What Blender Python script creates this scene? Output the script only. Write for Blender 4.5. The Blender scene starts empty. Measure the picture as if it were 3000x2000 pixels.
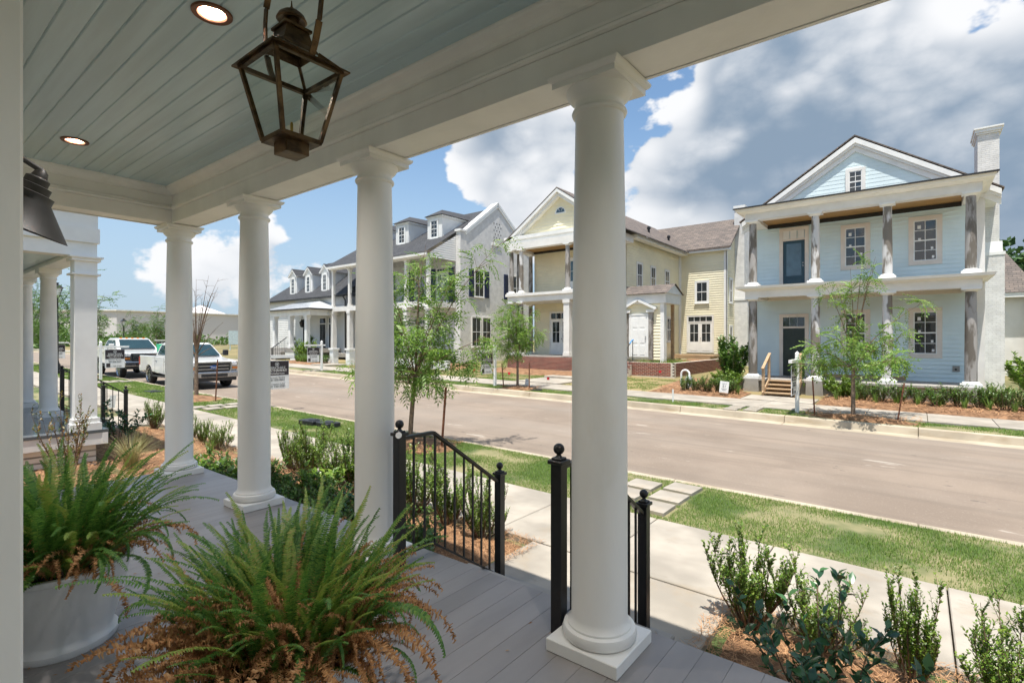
import bpy, math, random
import numpy as np
from mathutils import Vector, Matrix, Euler
random.seed(7); RNG = np.random.default_rng(11)
S = bpy.context.scene; C = S.collection
rad = math.radians
# ------------------------------------------------------------------ camera
cam = bpy.data.cameras.new('camera'); cam.lens = 18.156; cam.sensor_width = 36; cam.sensor_fit = 'HORIZONTAL'
cam.shift_y = -0.0013; cam.clip_start = 0.05; cam.clip_end = 3000
co = bpy.data.objects.new('camera', cam); C.objects.link(co)
co.location = (0, 0, 1.55); co.rotation_euler = (rad(90), 0, rad(38.19)); S.camera = co
# ------------------------------------------------------------------ light
SUNV = Vector((0.10, -0.26, 1.0)).normalized()
EL = math.asin(SUNV.z); AZ = math.atan2(SUNV.x, SUNV.y)
sl = bpy.data.lights.new('sun', 'SUN'); sl.energy = 3.3; sl.angle = rad(0.6); sl.color = (1.0, 0.95, 0.87)
so = bpy.data.objects.new('sun', sl); C.objects.link(so); so.rotation_euler = (-SUNV).to_track_quat('-Z', 'Y').to_euler()
S.view_settings.view_transform = 'Standard'; S.view_settings.look = 'None'
S.view_settings.exposure = 1.12; S.view_settings.gamma = 1.0; S.view_settings.use_curve_mapping = False
S.cycles.max_bounces = 7; S.cycles.diffuse_bounces = 4; S.cycles.transparent_max_bounces = 12
S.cycles.caustics_reflective = False; S.cycles.caustics_refractive = False; S.cycles.use_denoising = True; S.cycles.use_adaptive_sampling = True; S.cycles.adaptive_threshold = .02
S.cycles.sample_clamp_indirect = 6.0

class NT:
    """small node helper"""
    def __init__(s, tree): s.t = tree; s.n = tree.nodes; s.l = tree.links
    def new(s, typ, inp=None, **kw):
        n = s.n.new(typ)
        for k, v in kw.items(): setattr(n, k, v)
        for k, v in (inp or {}).items():
            if isinstance(v, bpy.types.NodeSocket): s.l.new(v, n.inputs[k])
            else: n.inputs[k].default_value = v
        return n
    def math(s, op, a, b=0.0, c=None, clamp=False):
        d = {0: a, 1: b}
        if c is not None: d[2] = c
        return s.new('ShaderNodeMath', d, operation=op, use_clamp=clamp).outputs[0]
    def vec(s, op, a, b=(0, 0, 0)):
        n = s.new('ShaderNodeVectorMath', {0: a, 1: b}, operation=op)
        return n.outputs['Value'] if op in ('DISTANCE', 'LENGTH', 'DOT_PRODUCT') else n.outputs[0]
    def smooth(s, v, a, b, lo=0.0, hi=1.0):
        return s.new('ShaderNodeMapRange', {0: v, 1: a, 2: b, 3: lo, 4: hi}, interpolation_type='SMOOTHSTEP').outputs[0]
    def mix(s, f, a, b, bt='MIX'):
        n = s.new('ShaderNodeMix', {0: f, 6: a, 7: b}, data_type='RGBA', blend_type=bt); return n.outputs[2]
    def noise(s, v, scale, detail=4, rough=.55, dist=0.0):
        return s.new('ShaderNodeTexNoise', {'Vector': v, 'Scale': scale, 'Detail': detail, 'Roughness': rough, 'Distortion': dist}).outputs[0]

W = bpy.data.worlds.new('World'); S.world = W; W.use_nodes = True
W.cycles.sampling_method = 'MANUAL'; W.cycles.sample_map_resolution = 512
t = NT(W.node_tree); t.n.clear()
sky = t.new('ShaderNodeTexSky', sky_type='NISHITA', sun_disc=False, sun_elevation=EL, sun_rotation=AZ, altitude=50, air_density=1.0, dust_density=.5, ozone_density=1.3)
d = t.vec('NORMALIZE', t.new('ShaderNodeTexCoord').outputs['Generated'])
q = t.vec('MULTIPLY', d, (1.0, 1.0, 1.5))
qs = t.vec('ADD', q, (0.012, -0.01, 0.06))
n1 = t.noise(q, 3.6, 6, .57); n2 = t.noise(qs, 3.6, 2, .5)
def puff(v): return t.new('ShaderNodeTexVoronoi', {'Vector': v, 'Scale': 8.0, 'Detail': 1.0, 'Roughness': .6, 'Lacunarity': 2.6}, feature='F1', normalize=True).outputs['Distance']
wq = t.vec('ADD', q, t.vec('MULTIPLY', t.vec('SUBTRACT', t.new('ShaderNodeTexNoise', {'Vector': q, 'Scale': 5.0, 'Detail': 1.0}).outputs[1], (.5, .5, .5)), (.12, .12, .12)))
v1 = puff(wq)
nb = t.noise(t.vec('ADD', q, (3.1, 1.7, .4)), 1.7, 2, .5)
FR, FW = Vector((.786, .618, 0)), Vector((-.618, .786, 0))
def pdir(x, y): return (FW + FR * ((x - 1500) / 1513) + Vector((0, 0, 1)) * ((996 - y) / 1513)).normalized()
cov = t.math('MULTIPLY', t.math('SUBTRACT', nb, .5), .5)      # clouds all round the sky
for (x, y, r, w) in [(2600, 150, .17, .26), (2250, 280, .16, .17), (2920, 300, .18, .24), (2480, 470, .18, .17), (1520, 470, .14, .30), (1400, 470, .08, .16), (1760, 570, .10, .16), (2040, 520, .12, .30), (880, 770, .06, .03), (2650, 430, .08, .1),
                     (1010, 790, .05, .10), (560, 780, .07, .06), (330, 800, .10, .05), (420, 640, .16, -.16), (2990, 700, .18, .14), (2300, 680, .14, .12), (1230, 520, .12, -.25), (1020, 540, .13, -.25), (1965, 330, .08, -.36), (1560, 180, .10, -.25), (2830, 40, .06, -.36), (2700, 285, .04, -.22)]:
    v = t.vec('DISTANCE', d, tuple(pdir(x, y)))
    cov = t.math('ADD', cov, t.smooth(v, 0.0, r * 1.9, w, 0.0))
dens = t.math('ADD', t.math('MULTIPLY', t.math('SUBTRACT', n1, .5), 1.55), t.math('SUBTRACT', cov, .13))
dens = t.math('ADD', dens, t.math('MULTIPLY', t.math('SUBTRACT', .42, v1), .55))
alpha = t.smooth(dens, -.015, .055)
thick = t.smooth(dens, .0, .30)
lit = t.math('ADD', t.math('MULTIPLY', t.math('SUBTRACT', n1, n2), 3.0), t.math('MULTIPLY', t.math('SUBTRACT', .36, v1), 1.9))
lit = t.math('MULTIPLY', lit, t.math('SUBTRACT', 1.0, t.math('MULTIPLY', thick, .3)))
dk = t.math('MULTIPLY', t.math('SUBTRACT', nb, .5), 1.0)
for (x, y, r, w) in [(2450, 400, .30, .26), (2990, 480, .25, .14), (2620, 90, .17, -.25), (1950, 500, .16, -.25), (1600, 420, .2, -.15)]:
    dk = t.math('ADD', dk, t.smooth(t.vec('DISTANCE', d, tuple(pdir(x, y))), 0.0, r * 1.5, w, 0.0))
shade = t.smooth(t.math('ADD', t.math('MULTIPLY', thick, t.math('ADD', dk, .34)), t.math('SUBTRACT', .08, lit)), -.20, .85)
ccol = t.mix(shade, (.45, .455, .465, 1), (.125, .168, .222, 1))
el = t.new('ShaderNodeSeparateXYZ', {0: d}).outputs[2]
alpha = t.math('MULTIPLY', alpha, t.smooth(el, 0.0, .10, .35, 1.0))
skyc = t.new('ShaderNodeMix', {0: 1.0, 6: sky.outputs[0], 7: (.078, .085, .084, 1)}, data_type='RGBA', blend_type='MULTIPLY').outputs[2]
skyc = t.mix(t.smooth(el, 0.0, .42, .9, 0.0), skyc, (.215, .275, .345, 1))
full = t.mix(alpha, skyc, ccol)
bg = t.new('ShaderNodeBackground', {'Color': full, 'Strength': 1.0})
t.l.new(bg.outputs[0], t.new('ShaderNodeOutputWorld').inputs[0])

# ------------------------------------------------------------------ materials
MATS = {}
def mat(name, col=(.5, .5, .5), rough=.6, var=.12, scale=6.0, col2=None, bump=0.0, bscale=80.0, metal=0.0, spec=.5, island=False, objr=0.0, transl=0.0, emit=None, coat=0.0, ramp=None, stretch=None, contrast=.2):
    if name in MATS: return MATS[name]
    m = bpy.data.materials.new(name); m.use_nodes = True; MATS[name] = m
    t = NT(m.node_tree); b = t.n['Principled BSDF']; out = t.n['Material Output']
    tc = t.new('ShaderNodeTexCoord').outputs['Object']
    if stretch: tc = t.vec('MULTIPLY', tc, stretch)
    c1 = (*[max(0, x * (1 - var)) for x in col], 1); c2 = (*(col2 if col2 else [min(1, x * (1 + var)) for x in col]), 1)
    f = t.smooth(t.noise(tc, scale, 3, .6), .5 - contrast, .5 + contrast)
    c = t.mix(f, c1, c2)
    if ramp:
        rp = t.new('ShaderNodeValToRGB'); src = t.new('ShaderNodeNewGeometry').outputs['Random Per Island']
        t.l.new(src, rp.inputs[0]); e = rp.color_ramp.elements
        while len(e) < len(ramp): e.new(.5)
        for i, cc in enumerate(ramp): e[i].position = i / (len(ramp) - 1); e[i].color = (*cc, 1)
        c = t.mix(t.math('MULTIPLY', f, .35), rp.outputs[0], c2)
    if objr:
        r = t.new('ShaderNodeObjectInfo').outputs['Random']
        hs = t.new('ShaderNodeHueSaturation', {'Value': t.math('ADD', 1 - objr, t.math('MULTIPLY', r, 2 * objr)), 'Color': c}); c = hs.outputs[0]
    t.l.new(c, b.inputs['Base Color'])
    b.inputs['Roughness'].default_value = rough; b.inputs['Metallic'].default_value = metal
    b.inputs['Specular IOR Level'].default_value = spec; b.inputs['Coat Weight'].default_value = coat
    if bump:
        bn = t.new('ShaderNodeBump', {'Strength': bump, 'Distance': .01, 'Height': t.noise(tc, bscale, 2, .6)}); t.l.new(bn.outputs[0], b.inputs['Normal'])
    if emit: b.inputs['Emission Color'].default_value = (*emit[0], 1); b.inputs['Emission Strength'].default_value = emit[1]
    if transl:
        tr = t.new('ShaderNodeBsdfTranslucent', {'Color': c}); mx = t.new('ShaderNodeMixShader', {0: transl, 1: b.outputs[0], 2: tr.outputs[0]})
        t.l.new(mx.outputs[0], out.inputs[0])
    return m
def coursed(name, c1, c2, mortar, bw, bh, ms, axis='xy', rough=.8, bump=.4, bias=0.0, msmooth=.1, vsc=1.0):
    """brick / shingle courses: u along the wall, v up"""
    if name in MATS: return MATS[name]
    m = bpy.data.materials.new(name); m.use_nodes = True; MATS[name] = m
    t = NT(m.node_tree); b = t.n['Principled BSDF']
    tc = t.new('ShaderNodeTexCoord').outputs['Object']; s = t.new('ShaderNodeSeparateXYZ', {0: tc})
    u = {'x': s.outputs[0], 'y': s.outputs[1]}.get(axis) or t.math('ADD', s.outputs[0], s.outputs[1])
    v = t.new('ShaderNodeCombineXYZ', {0: u, 1: t.math('MULTIPLY', s.outputs[2], vsc), 2: 0.0}).outputs[0]
    br = t.new('ShaderNodeTexBrick', {'Vector': v, 'Color1': (*c1, 1), 'Color2': (*c2, 1), 'Mortar': (*mortar, 1), 'Scale': 1.0, 'Mortar Size': ms, 'Mortar Smooth': msmooth, 'Bias': bias, 'Brick Width': bw, 'Row Height': bh})
    n = t.noise(tc, 3.0, 5, .6); nf = t.noise(tc, 60.0, 3, .6)
    c = t.mix(.5, br.outputs[0], t.mix(n, (.75, .75, .75, 1), (1.2, 1.2, 1.2, 1)), 'MULTIPLY')
    c = t.mix(1.0, br.outputs[0], t.mix(t.smooth(n, .35, .65), (.86, .86, .86, 1), (1.0, 1.0, 1.0, 1)), 'MULTIPLY')
    t.l.new(c, b.inputs['Base Color']); b.inputs['Roughness'].default_value = rough
    h = t.math('ADD', t.math('MULTIPLY', br.outputs['Fac'], -1.0), t.math('MULTIPLY', nf, .5))
    bn = t.new('ShaderNodeBump', {'Strength': bump, 'Distance': .012, 'Height': h}); t.l.new(bn.outputs[0], b.inputs['Normal'])
    return m
def glassmat(name, tint=(.9, .95, .95), f=.12):
    m = bpy.data.materials.new(name); m.use_nodes = True; MATS[name] = m; t = NT(m.node_tree); t.n.clear()
    tr = t.new('ShaderNodeBsdfTransparent', {'Color': (*tint, 1)}); gl = t.new('ShaderNodeBsdfGlossy', {'Color': (1, 1, 1, 1), 'Roughness': .02})
    lw = t.new('ShaderNodeLayerWeight', {'Blend': f}); mx = t.new('ShaderNodeMixShader', {0: lw.outputs['Fresnel'], 1: tr.outputs[0], 2: gl.outputs[0]})
    t.l.new(mx.outputs[0], t.new('ShaderNodeOutputMaterial').inputs[0]); return m

def overlay(m, scale, lo, hi, col, stretch=(1, 1, 1), amt=1.0, detail=4, off=0.0):
    t = NT(m.node_tree); b = t.n['Principled BSDF']; src = b.inputs['Base Color'].links[0].from_socket
    tc = t.vec('ADD', t.vec('MULTIPLY', t.new('ShaderNodeTexCoord').outputs['Object'], stretch), (off, off, 0))
    f = t.math('MULTIPLY', t.smooth(t.noise(tc, scale, detail, .6), lo, hi), amt); t.l.new(t.mix(f, src, (*col, 1)), b.inputs['Base Color'])
cream = mat('cream_paint', (.80, .785, .745), .42, .05, 1.5, bump=.10, bscale=22, stretch=(1.5, 1.5, .5))
white = mat('white_paint', (.82, .82, .80), .45, .05, 2.0, bump=.05, bscale=30)
trimw = mat('house_trim_paint', (.78, .76, .72), .5, .07, 1.2)
ceilm = mat('ceiling_paint', (.48, .60, .635), .33, .07, 2.5, objr=.05, bump=.10, bscale=18, stretch=(.3, 4, 1))
floorm = mat('porch_floor_paint', (.255, .238, .228), .38, .10, 1.4, objr=.06, bump=.06, bscale=30, stretch=(3, .6, 1))
bronze = mat('aged_bronze', (.085, .052, .028), .42, .5, 14, metal=.85, col2=(.16, .10, .05), bump=.1)
copper = mat('copper_trim', (.16, .07, .04), .4, .2, 10, metal=.7)
black = mat('black_metal', (.012, .012, .013), .38, .2, 20, bump=.04)
charcoal = mat('charcoal_metal', (.022, .021, .02), .5, .2, 10)
asphalt = mat('asphalt', (.24, .188, .145), .9, .10, .6, col2=(.28, .222, .172), bump=.5, bscale=220)
concrete = mat('concrete', (.35, .315, .265), .85, .2, 1.3, bump=.25, bscale=90, objr=.05)
concrete2 = mat('kerb_concrete', (.42, .36, .27), .85, .16, 1.1, bump=.25, bscale=90, objr=.05)
overlay(cream, 2.2, .58, .75, (.60, .56, .47), (1, 1, .5), .22, 5, 1.7)
overlay(asphalt, 30.0, .60, .70, (.40, .35, .29), (1, 1, 1), .35, 2, 5.5); overlay(asphalt, .9, .5, .62, (.17, .135, .105), (.12, 3.0, 1), .35, 3, 11.0)
overlay(asphalt, 1.1, .665, .685, (.42, .37, .31), (.7, 2.6, 1), .75, 5); overlay(asphalt, 2.6, .70, .715, (.05, .045, .04), (.8, 2.2, 1), .7, 3, 7.3); overlay(asphalt, .18, .4, .7, (.26, .225, .19), (.35, 1.6, 1), .55, 3, 3.1)
overlay(concrete, 1.6, .52, .72, (.30, .235, .16), (1, 1, 1), .55, 6, 2.2); overlay(concrete, 5.0, .62, .70, (.25, .22, .18), (1, 1.5, 1), .35, 5, 9.2); overlay(concrete2, 1.2, .5, .72, (.30, .22, .13), (1, 3, 3), .6, 5, 4.1)
rawconc = mat('raw_concrete', (.34, .32, .29), .85, .15, 2, bump=.2)
lawn = mat('lawn_soil', (.10, .15, .04), .95, .3, 1.1, col2=(.25, .225, .115), bump=.6, bscale=60, contrast=.1)
field = mat('field_grass', (.14, .15, .05), .95, .3, .12, col2=(.33, .25, .12), bump=.5, bscale=20)
straw = mat('pine_straw_soil', (.24, .125, .06), .95, .35, 5, col2=(.34, .19, .10), bump=1.0, bscale=120)
needle = mat('pine_needle', (.42, .23, .11), .75, .2, 3, ramp=[(.24, .11, .05), (.42, .22, .10), (.52, .31, .16)])
grassm = mat('grass_blade', (.13, .19, .035), .7, .2, 2, ramp=[(.09, .20, .03), (.16, .29, .045), (.26, .32, .07)], transl=.35)
bark = mat('bark', (.20, .15, .11), .9, .3, 12, bump=.5, bscale=60)
twig = mat('twig_bark', (.17, .11, .07), .85, .3, 20)
leafA = mat('leaf_tree', (.20, .33, .05), .5, .2, 2, ramp=[(.07, .16, .025), (.16, .30, .045), (.31, .42, .09)], transl=.4)
leafB = mat('leaf_far_tree', (.10, .2, .03), .55, .2, 2, ramp=[(.04, .10, .02), (.09, .18, .03), (.15, .25, .05)], transl=.3)
leafS = mat('leaf_shrub', (.18, .29, .04), .35, .2, 2, ramp=[(.06, .14, .02), (.15, .27, .035), (.31, .42, .07)], transl=.4)
leafG = mat('leaf_glossy', (.06, .16, .06), .25, .2, 2, ramp=[(.025, .08, .045), (.045, .13, .06), (.085, .19, .06)], transl=.2)
leafM = mat('leaf_mound', (.10, .20, .035), .35, .2, 2, ramp=[(.035, .10, .02), (.08, .18, .03), (.18, .27, .045)], transl=.3)
leafR = mat('leaf_bronze', (.2, .13, .04), .4, .2, 2, ramp=[(.05, .10, .02), (.10, .13, .02), (.30, .13, .03)], transl=.3)
dryg = mat('ornamental_grass_blade', (.3, .3, .12), .7, .2, 2, ramp=[(.20, .24, .09), (.36, .34, .16), (.40, .30, .14)], transl=.2)
irisl = mat('iris_leaf', (.16, .28, .05), .5, .2, 2, ramp=[(.12, .22, .04), (.22, .34, .07)], transl=.3)
fernG = mat('fern_green', (.10, .24, .04), .5, .25, 4, ramp=[(.04, .13, .025), (.10, .24, .04), (.19, .33, .055)], transl=.4)
fernY = mat('fern_lime', (.24, .36, .06), .5, .2, 4, ramp=[(.16, .29, .04), (.29, .40, .07), (.36, .34, .08)], transl=.4)
fernD = mat('fern_dry', (.46, .24, .09), .8, .25, 4, ramp=[(.22, .10, .045), (.46, .22, .085), (.58, .35, .17)], transl=.25)
blueS = mat('blue_siding', (.69, .81, .84), .6, .05, .8, objr=.03)
yelS = mat('yellow_siding', (.84, .78, .58), .6, .05, .8, objr=.03)
whiteS = mat('white_siding', (.77, .77, .75), .6, .05, .8, objr=.03)
wbrick = coursed('white_painted_brick', (.74, .73, .70), (.78, .77, .75), (.66, .65, .63), .22, .075, .010, bump=.4, msmooth=.4)
rbrick = mat('red_brick', (.20, .06, .04), .85, .4, 9, col2=(.32, .12, .08), objr=.32, bump=.4)
mortar = mat('mortar', (.60, .55, .47), .95, .1, 8, bump=.4)
grayPx = coursed('brown_shingle', (.20, .16, .135), (.12, .10, .09), (.07, .06, .055), .33, .12, .012, 'x', bump=.6, bias=-.1)
grayPy = coursed('brown_shingle_side', (.20, .16, .135), (.12, .10, .09), (.07, .06, .055), .33, .12, .012, 'y', bump=.6, bias=-.1)
darkPx = coursed('charcoal_shingle', (.065, .068, .075), (.045, .047, .053), (.025, .026, .03), .33, .12, .012, 'x', bump=.6)
metroof = mat('metal_roof', (.62, .64, .66), .35, .08, 1, metal=.2)
woodC = mat('pine_ceiling', (.42, .22, .07), .5, .25, 1.5, col2=(.50, .29, .10), stretch=(.4, 6, 1), objr=.08)
lumber = mat('lumber', (.42, .29, .17), .75, .2, 3, stretch=(.5, 6, 6))
rawcol = mat('unpainted_column', (.20, .175, .145), .75, .25, 1.6, col2=(.36, .34, .32), stretch=(3, 3, .8), contrast=.08)
patchcol = mat('patched_column', (.24, .21, .175), .7, .2, 1.3, col2=(.62, .61, .60), stretch=(2.2, 2.2, .7), contrast=.05)
pinkp = mat('primed_trim', (.74, .67, .60), .6, .06, 2)
glassD = mat('window_glass', (.018, .024, .030), .03, .3, 1.5, spec=1.0)
glassB = mat('sky_glass', (.05, .10, .14), .03, .3, 1.5, spec=1.0)
doorG = mat('dark_green_door', (.02, .035, .032), .35, .1, 3)
doorN = mat('navy_door', (.012, .05, .075), .35, .1, 3)
navy = mat('navy_shutter', (.012, .028, .09), .45, .1, 3)
truckW = mat('truck_white', (.76, .76, .75), .18, .02, 1, coat=.8)
chrome = mat('chrome', (.42, .43, .45), .22, .1, 4, metal=1.0)
rubber = mat('tyre_rubber', (.018, .018, .018), .8, .2, 20)
plastic = mat('black_plastic', (.02, .021, .023), .45, .15, 10)
carglass = mat('car_glass', (.02, .045, .05), .03, .2, 1, spec=1.0)
signD = mat('sign_dark', (.035, .025, .03), .5, .1, 3)
signW = mat('sign_white', (.80, .80, .80), .5, .03, 3)
inkL = mat('ink_light', (.78, .78, .76), .6, .02, 3)
inkD = mat('ink_dark', (.05, .05, .055), .6, .05, 3)
rust = mat('rusty_steel', (.16, .06, .03), .8, .4, 20)
potm = mat('pot_glaze', (.70, .72, .74), .32, .04, 2, bump=.03, bscale=15)
soilm = mat('potting_soil', (.03, .02, .015), .95, .3, 20, bump=.6)
emitm = mat('lamp_emitter', (1, .9, .75), .5, .01, emit=((1.0, .86, .66), 4.0))
wareh = mat('warehouse_panel', (.66, .63, .62), .7, .06, .03)
lglass = glassmat('lantern_glass', (.92, .95, .93), .07)
# ------------------------------------------------------------------ geometry helpers
def worigin(o):
    v = Vector((0, 0, 0))
    while o is not None: v += o.location; o = o.parent
    return v
def link(name, me, parent=None, loc=(0, 0, 0), rot=None, scale=None):
    o = bpy.data.objects.new(name, me); C.objects.link(o)
    o.parent = parent; o.location = Vector(loc) - (worigin(parent) if parent else Vector())
    if rot is not None: o.rotation_euler = rot
    if scale is not None: o.scale = scale if hasattr(scale, '__len__') else (scale,) * 3
    return o
def tag(o, label=None, cat=None, group=None, kind=None):
    if label: o['label'] = label
    if cat: o['category'] = cat
    if group: o['group'] = group
    if kind: o['kind'] = kind
    return o
def thing(name, label, cat, loc=(0, 0, 0), group=None):
    return tag(link(name, None, None, loc), label, cat, group)
def dup(root, loc, rotz=0.0, scale=None, label=None):
    r = root.copy(); C.objects.link(r); r.location = loc; r.rotation_euler = (0, 0, rotz)
    if scale: r.scale = scale if hasattr(scale, '__len__') else (scale,) * 3
    if label: r['label'] = label
    for ch in list(root.children):
        c = ch.copy(); C.objects.link(c); c.parent = r
        for g in list(ch.children):
            e = g.copy(); C.objects.link(e); e.parent = c
    return r
ORD = ['first', 'second', 'third', 'fourth', 'fifth', 'sixth', 'seventh', 'eighth', 'ninth', 'tenth', 'eleventh', 'twelfth', 'thirteenth', 'fourteenth', 'fifteenth', 'sixteenth', 'seventeenth', 'eighteenth', 'nineteenth', 'twentieth']
def rotz(a): return Matrix.Rotation(a, 4, 'Z')
class MB:
    def __init__(s, M=None): s.v = []; s.f = []; s.M = M
    def add(s, vs, fs):
        o = len(s.v); s.v += [tuple(s.M @ Vector(p)) if s.M else tuple(p) for p in vs]
        s.f += [tuple(i + o for i in f) for f in fs]; return s
    def box(s, x0, x1, y0, y1, z0, z1):
        return s.add([(x0, y0, z0), (x1, y0, z0), (x1, y1, z0), (x0, y1, z0), (x0, y0, z1), (x1, y0, z1), (x1, y1, z1), (x0, y1, z1)],
                     [(0, 3, 2, 1), (4, 5, 6, 7), (0, 1, 5, 4), (1, 2, 6, 5), (2, 3, 7, 6), (3, 0, 4, 7)])
    def bar(s, a, b, w, h=None):
        """square bar from a to b"""
        a, b = Vector(a), Vector(b); h = h or w; d = (b - a).normalized()
        up = Vector((0, 0, 1)) if abs(d.z) < .95 else Vector((0, 1, 0)); r = d.cross(up).normalized(); u = r.cross(d)
        P = []
        for p in (a, b):
            for (i, j) in ((-1, -1), (1, -1), (1, 1), (-1, 1)): P.append(p + r * (i * w / 2) + u * (j * h / 2))
        return s.add(P, [(3, 2, 1, 0), (4, 5, 6, 7), (0, 1, 5, 4), (1, 2, 6, 5), (2, 3, 7, 6), (3, 0, 4, 7)])
    def tube(s, pts, r, n=8, caps=True):
        pts = [Vector(p) for p in pts]; m = len(pts); r = r if hasattr(r, '__len__') else [r] * m; V = []; F = []; pr = None
        for i, p in enumerate(pts):
            d = (pts[min(i + 1, m - 1)] - pts[max(i - 1, 0)]).normalized()
            if pr is None: pr = d.cross(Vector((0, 0, 1)) if abs(d.z) < .9 else Vector((1, 0, 0))).normalized()
            else: pr = (pr - d * pr.dot(d)).normalized()
            u = d.cross(pr)
            for k in range(n):
                a = 2 * math.pi * k / n; V.append(p + (pr * math.cos(a) + u * math.sin(a)) * r[i])
        for i in range(m - 1):
            for k in range(n): F.append((i * n + k, i * n + (k + 1) % n, (i + 1) * n + (k + 1) % n, (i + 1) * n + k))
        if caps: F.append(tuple(range(n - 1, -1, -1))); F.append(tuple((m - 1) * n + k for k in range(n)))
        return s.add(V, F)
    def lathe(s, prof, c=(0, 0, 0), n=32, cap=True):
        V = []; F = []; m = len(prof)
        for (r, z) in prof:
            for k in range(n):
                a = 2 * math.pi * (k + .5) / n; V.append((c[0] + r * math.cos(a), c[1] + r * math.sin(a), c[2] + z))
        for i in range(m - 1):
            for k in range(n): F.append((i * n + k, i * n + (k + 1) % n, (i + 1) * n + (k + 1) % n, (i + 1) * n + k))
        if cap: F.append(tuple(range(n - 1, -1, -1))); F.append(tuple((m - 1) * n + k for k in range(n)))
        return s.add(V, F)
    def prism(s, poly, ax, a, b):
        """polygon (p,q) extruded along axis ax ('x': poly is (y,z); 'y': poly is (x,z); 'z': poly is (x,y))"""
        n = len(poly)
        mk = {'x': lambda p, t: (t, p[0], p[1]), 'y': lambda p, t: (p[0], t, p[1]), 'z': lambda p, t: (p[0], p[1], t)}[ax]
        V = [mk(p, a) for p in poly] + [mk(p, b) for p in poly]
        return s.add(V, [tuple(range(n - 1, -1, -1)), tuple(range(n, 2 * n))] + [(i, (i + 1) % n, n + (i + 1) % n, n + i) for i in range(n)])
    def sweep(s, prof, path, closed=False):
        """profile (offset to the left of the path, z) along a flat path with mitred corners"""
        n = len(prof); P = [Vector((p[0], p[1])) for p in path]; m = len(P); V = []; F = []
        for i in range(m):
            d0 = (P[i] - P[i - 1]).normalized() if i or closed else None; d1 = (P[(i + 1) % m] - P[i]).normalized() if i < m - 1 or closed else None
            d0 = d0 or d1; d1 = d1 or d0; n0 = Vector((-d0.y, d0.x)); n1 = Vector((-d1.y, d1.x)); b = (n0 + n1).normalized(); b = b / max(.2, b.dot(n1))
            for (o, z) in prof: V.append((P[i].x + b.x * o, P[i].y + b.y * o, z))
        for i in range(m - 1 + (1 if closed else 0)):
            j = (i + 1) % m
            for k in range(n): F.append((i * n + k, j * n + k, j * n + (k + 1) % n, i * n + (k + 1) % n))
        if not closed: F += [tuple(range(n)), tuple((m - 1) * n + k for k in range(n - 1, -1, -1))]
        return s.add(V, F)
    def mesh(s, name, mt=None, smooth=False):
        me = bpy.data.meshes.new(name); me.from_pydata(s.v, [], s.f); me.validate(); me.update()
        import bmesh
        bm = bmesh.new(); bm.from_mesh(me); bmesh.ops.recalc_face_normals(bm, faces=bm.faces); bm.to_mesh(me); bm.free()
        if mt: me.materials.append(mt)
        if smooth: me.polygons.foreach_set('use_smooth', [True] * len(me.polygons)); sharp(me)
        return me
    def build(s, name, mt, parent=None, smooth=False, bevel=0.0, loc=(0, 0, 0), kind=None, seg=1):
        o = link(name, s.mesh(name, mt, smooth), parent, loc)
        if bevel:
            b = o.modifiers.new('bevel', 'BEVEL'); b.width = bevel; b.segments = seg; b.limit_method = 'ANGLE'; b.angle_limit = rad(40)
        if kind: o['kind'] = kind
        return o
def sharp(me, ang=42):
    import bmesh
    bm = bmesh.new(); bm.from_mesh(me)
    for e in bm.edges:
        e.smooth = not (len(e.link_faces) == 2 and e.calc_face_angle(0) > rad(ang))
    bm.to_mesh(me); bm.free()
def arr_mesh(name, V, F, mt):
    """numpy verts (N,3) and faces (M,k)"""
    me = bpy.data.meshes.new(name); V = np.asarray(V, dtype=np.float32); F = np.asarray(F, dtype=np.int32); k = F.shape[1]
    me.vertices.add(len(V)); me.vertices.foreach_set('co', V.ravel())
    me.loops.add(F.size); me.loops.foreach_set('vertex_index', F.ravel())
    me.polygons.add(len(F)); me.polygons.foreach_set('loop_start', np.arange(0, F.size, k, dtype=np.int32))
    me.update(calc_edges=True); me.materials.append(mt); return me
def rot_mats(dirs, roll):
    """matrices whose local +Y follows dirs, rolled by roll; local Z is the leaf's face"""
    y = dirs / np.linalg.norm(dirs, axis=1, keepdims=True)
    a = np.tile([0., 0., 1.], (len(y), 1)); a[np.abs(y[:, 2]) > .97] = [1., 0, 0]
    x = np.cross(y, a); x /= np.linalg.norm(x, axis=1, keepdims=True); z = np.cross(x, y)
    c, sn = np.cos(roll)[:, None], np.sin(roll)[:, None]
    return np.stack([x * c + z * sn, y, z * c - x * sn], axis=2)
def scatter(tv, tf, Ms, pos, sc):
    tv = np.asarray(tv, float); tf = np.asarray(tf, int); n = len(pos)
    V = np.einsum('nij,kj->nki', Ms, tv) * np.asarray(sc).reshape(-1, 1, 1) + np.asarray(pos)[:, None, :]
    F = tf[None] + (np.arange(n) * len(tv))[:, None, None]
    return V.reshape(-1, 3), F.reshape(-1, tf.shape[1])
LEAF = (np.array([(0, 0, 0), (.5, .45, .0), (0, 1, -.12), (-.5, .45, .0)]), np.array([(0, 1, 2, 3)]))
LEAF2 = (np.array([(0, 0, 0), (.36, .28, .09), (.42, .55, .07), (0, 1, -.1), (-.42, .55, .07), (-.36, .28, .09), (0, .5, -.02)]), np.array([(0, 1, 6, 5), (1, 2, 3, 6), (6, 3, 4, 5)]))
def leaf_t(l, w, tpl=LEAF): return tpl[0] * np.array([w, l, l]), tpl[1]
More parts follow.
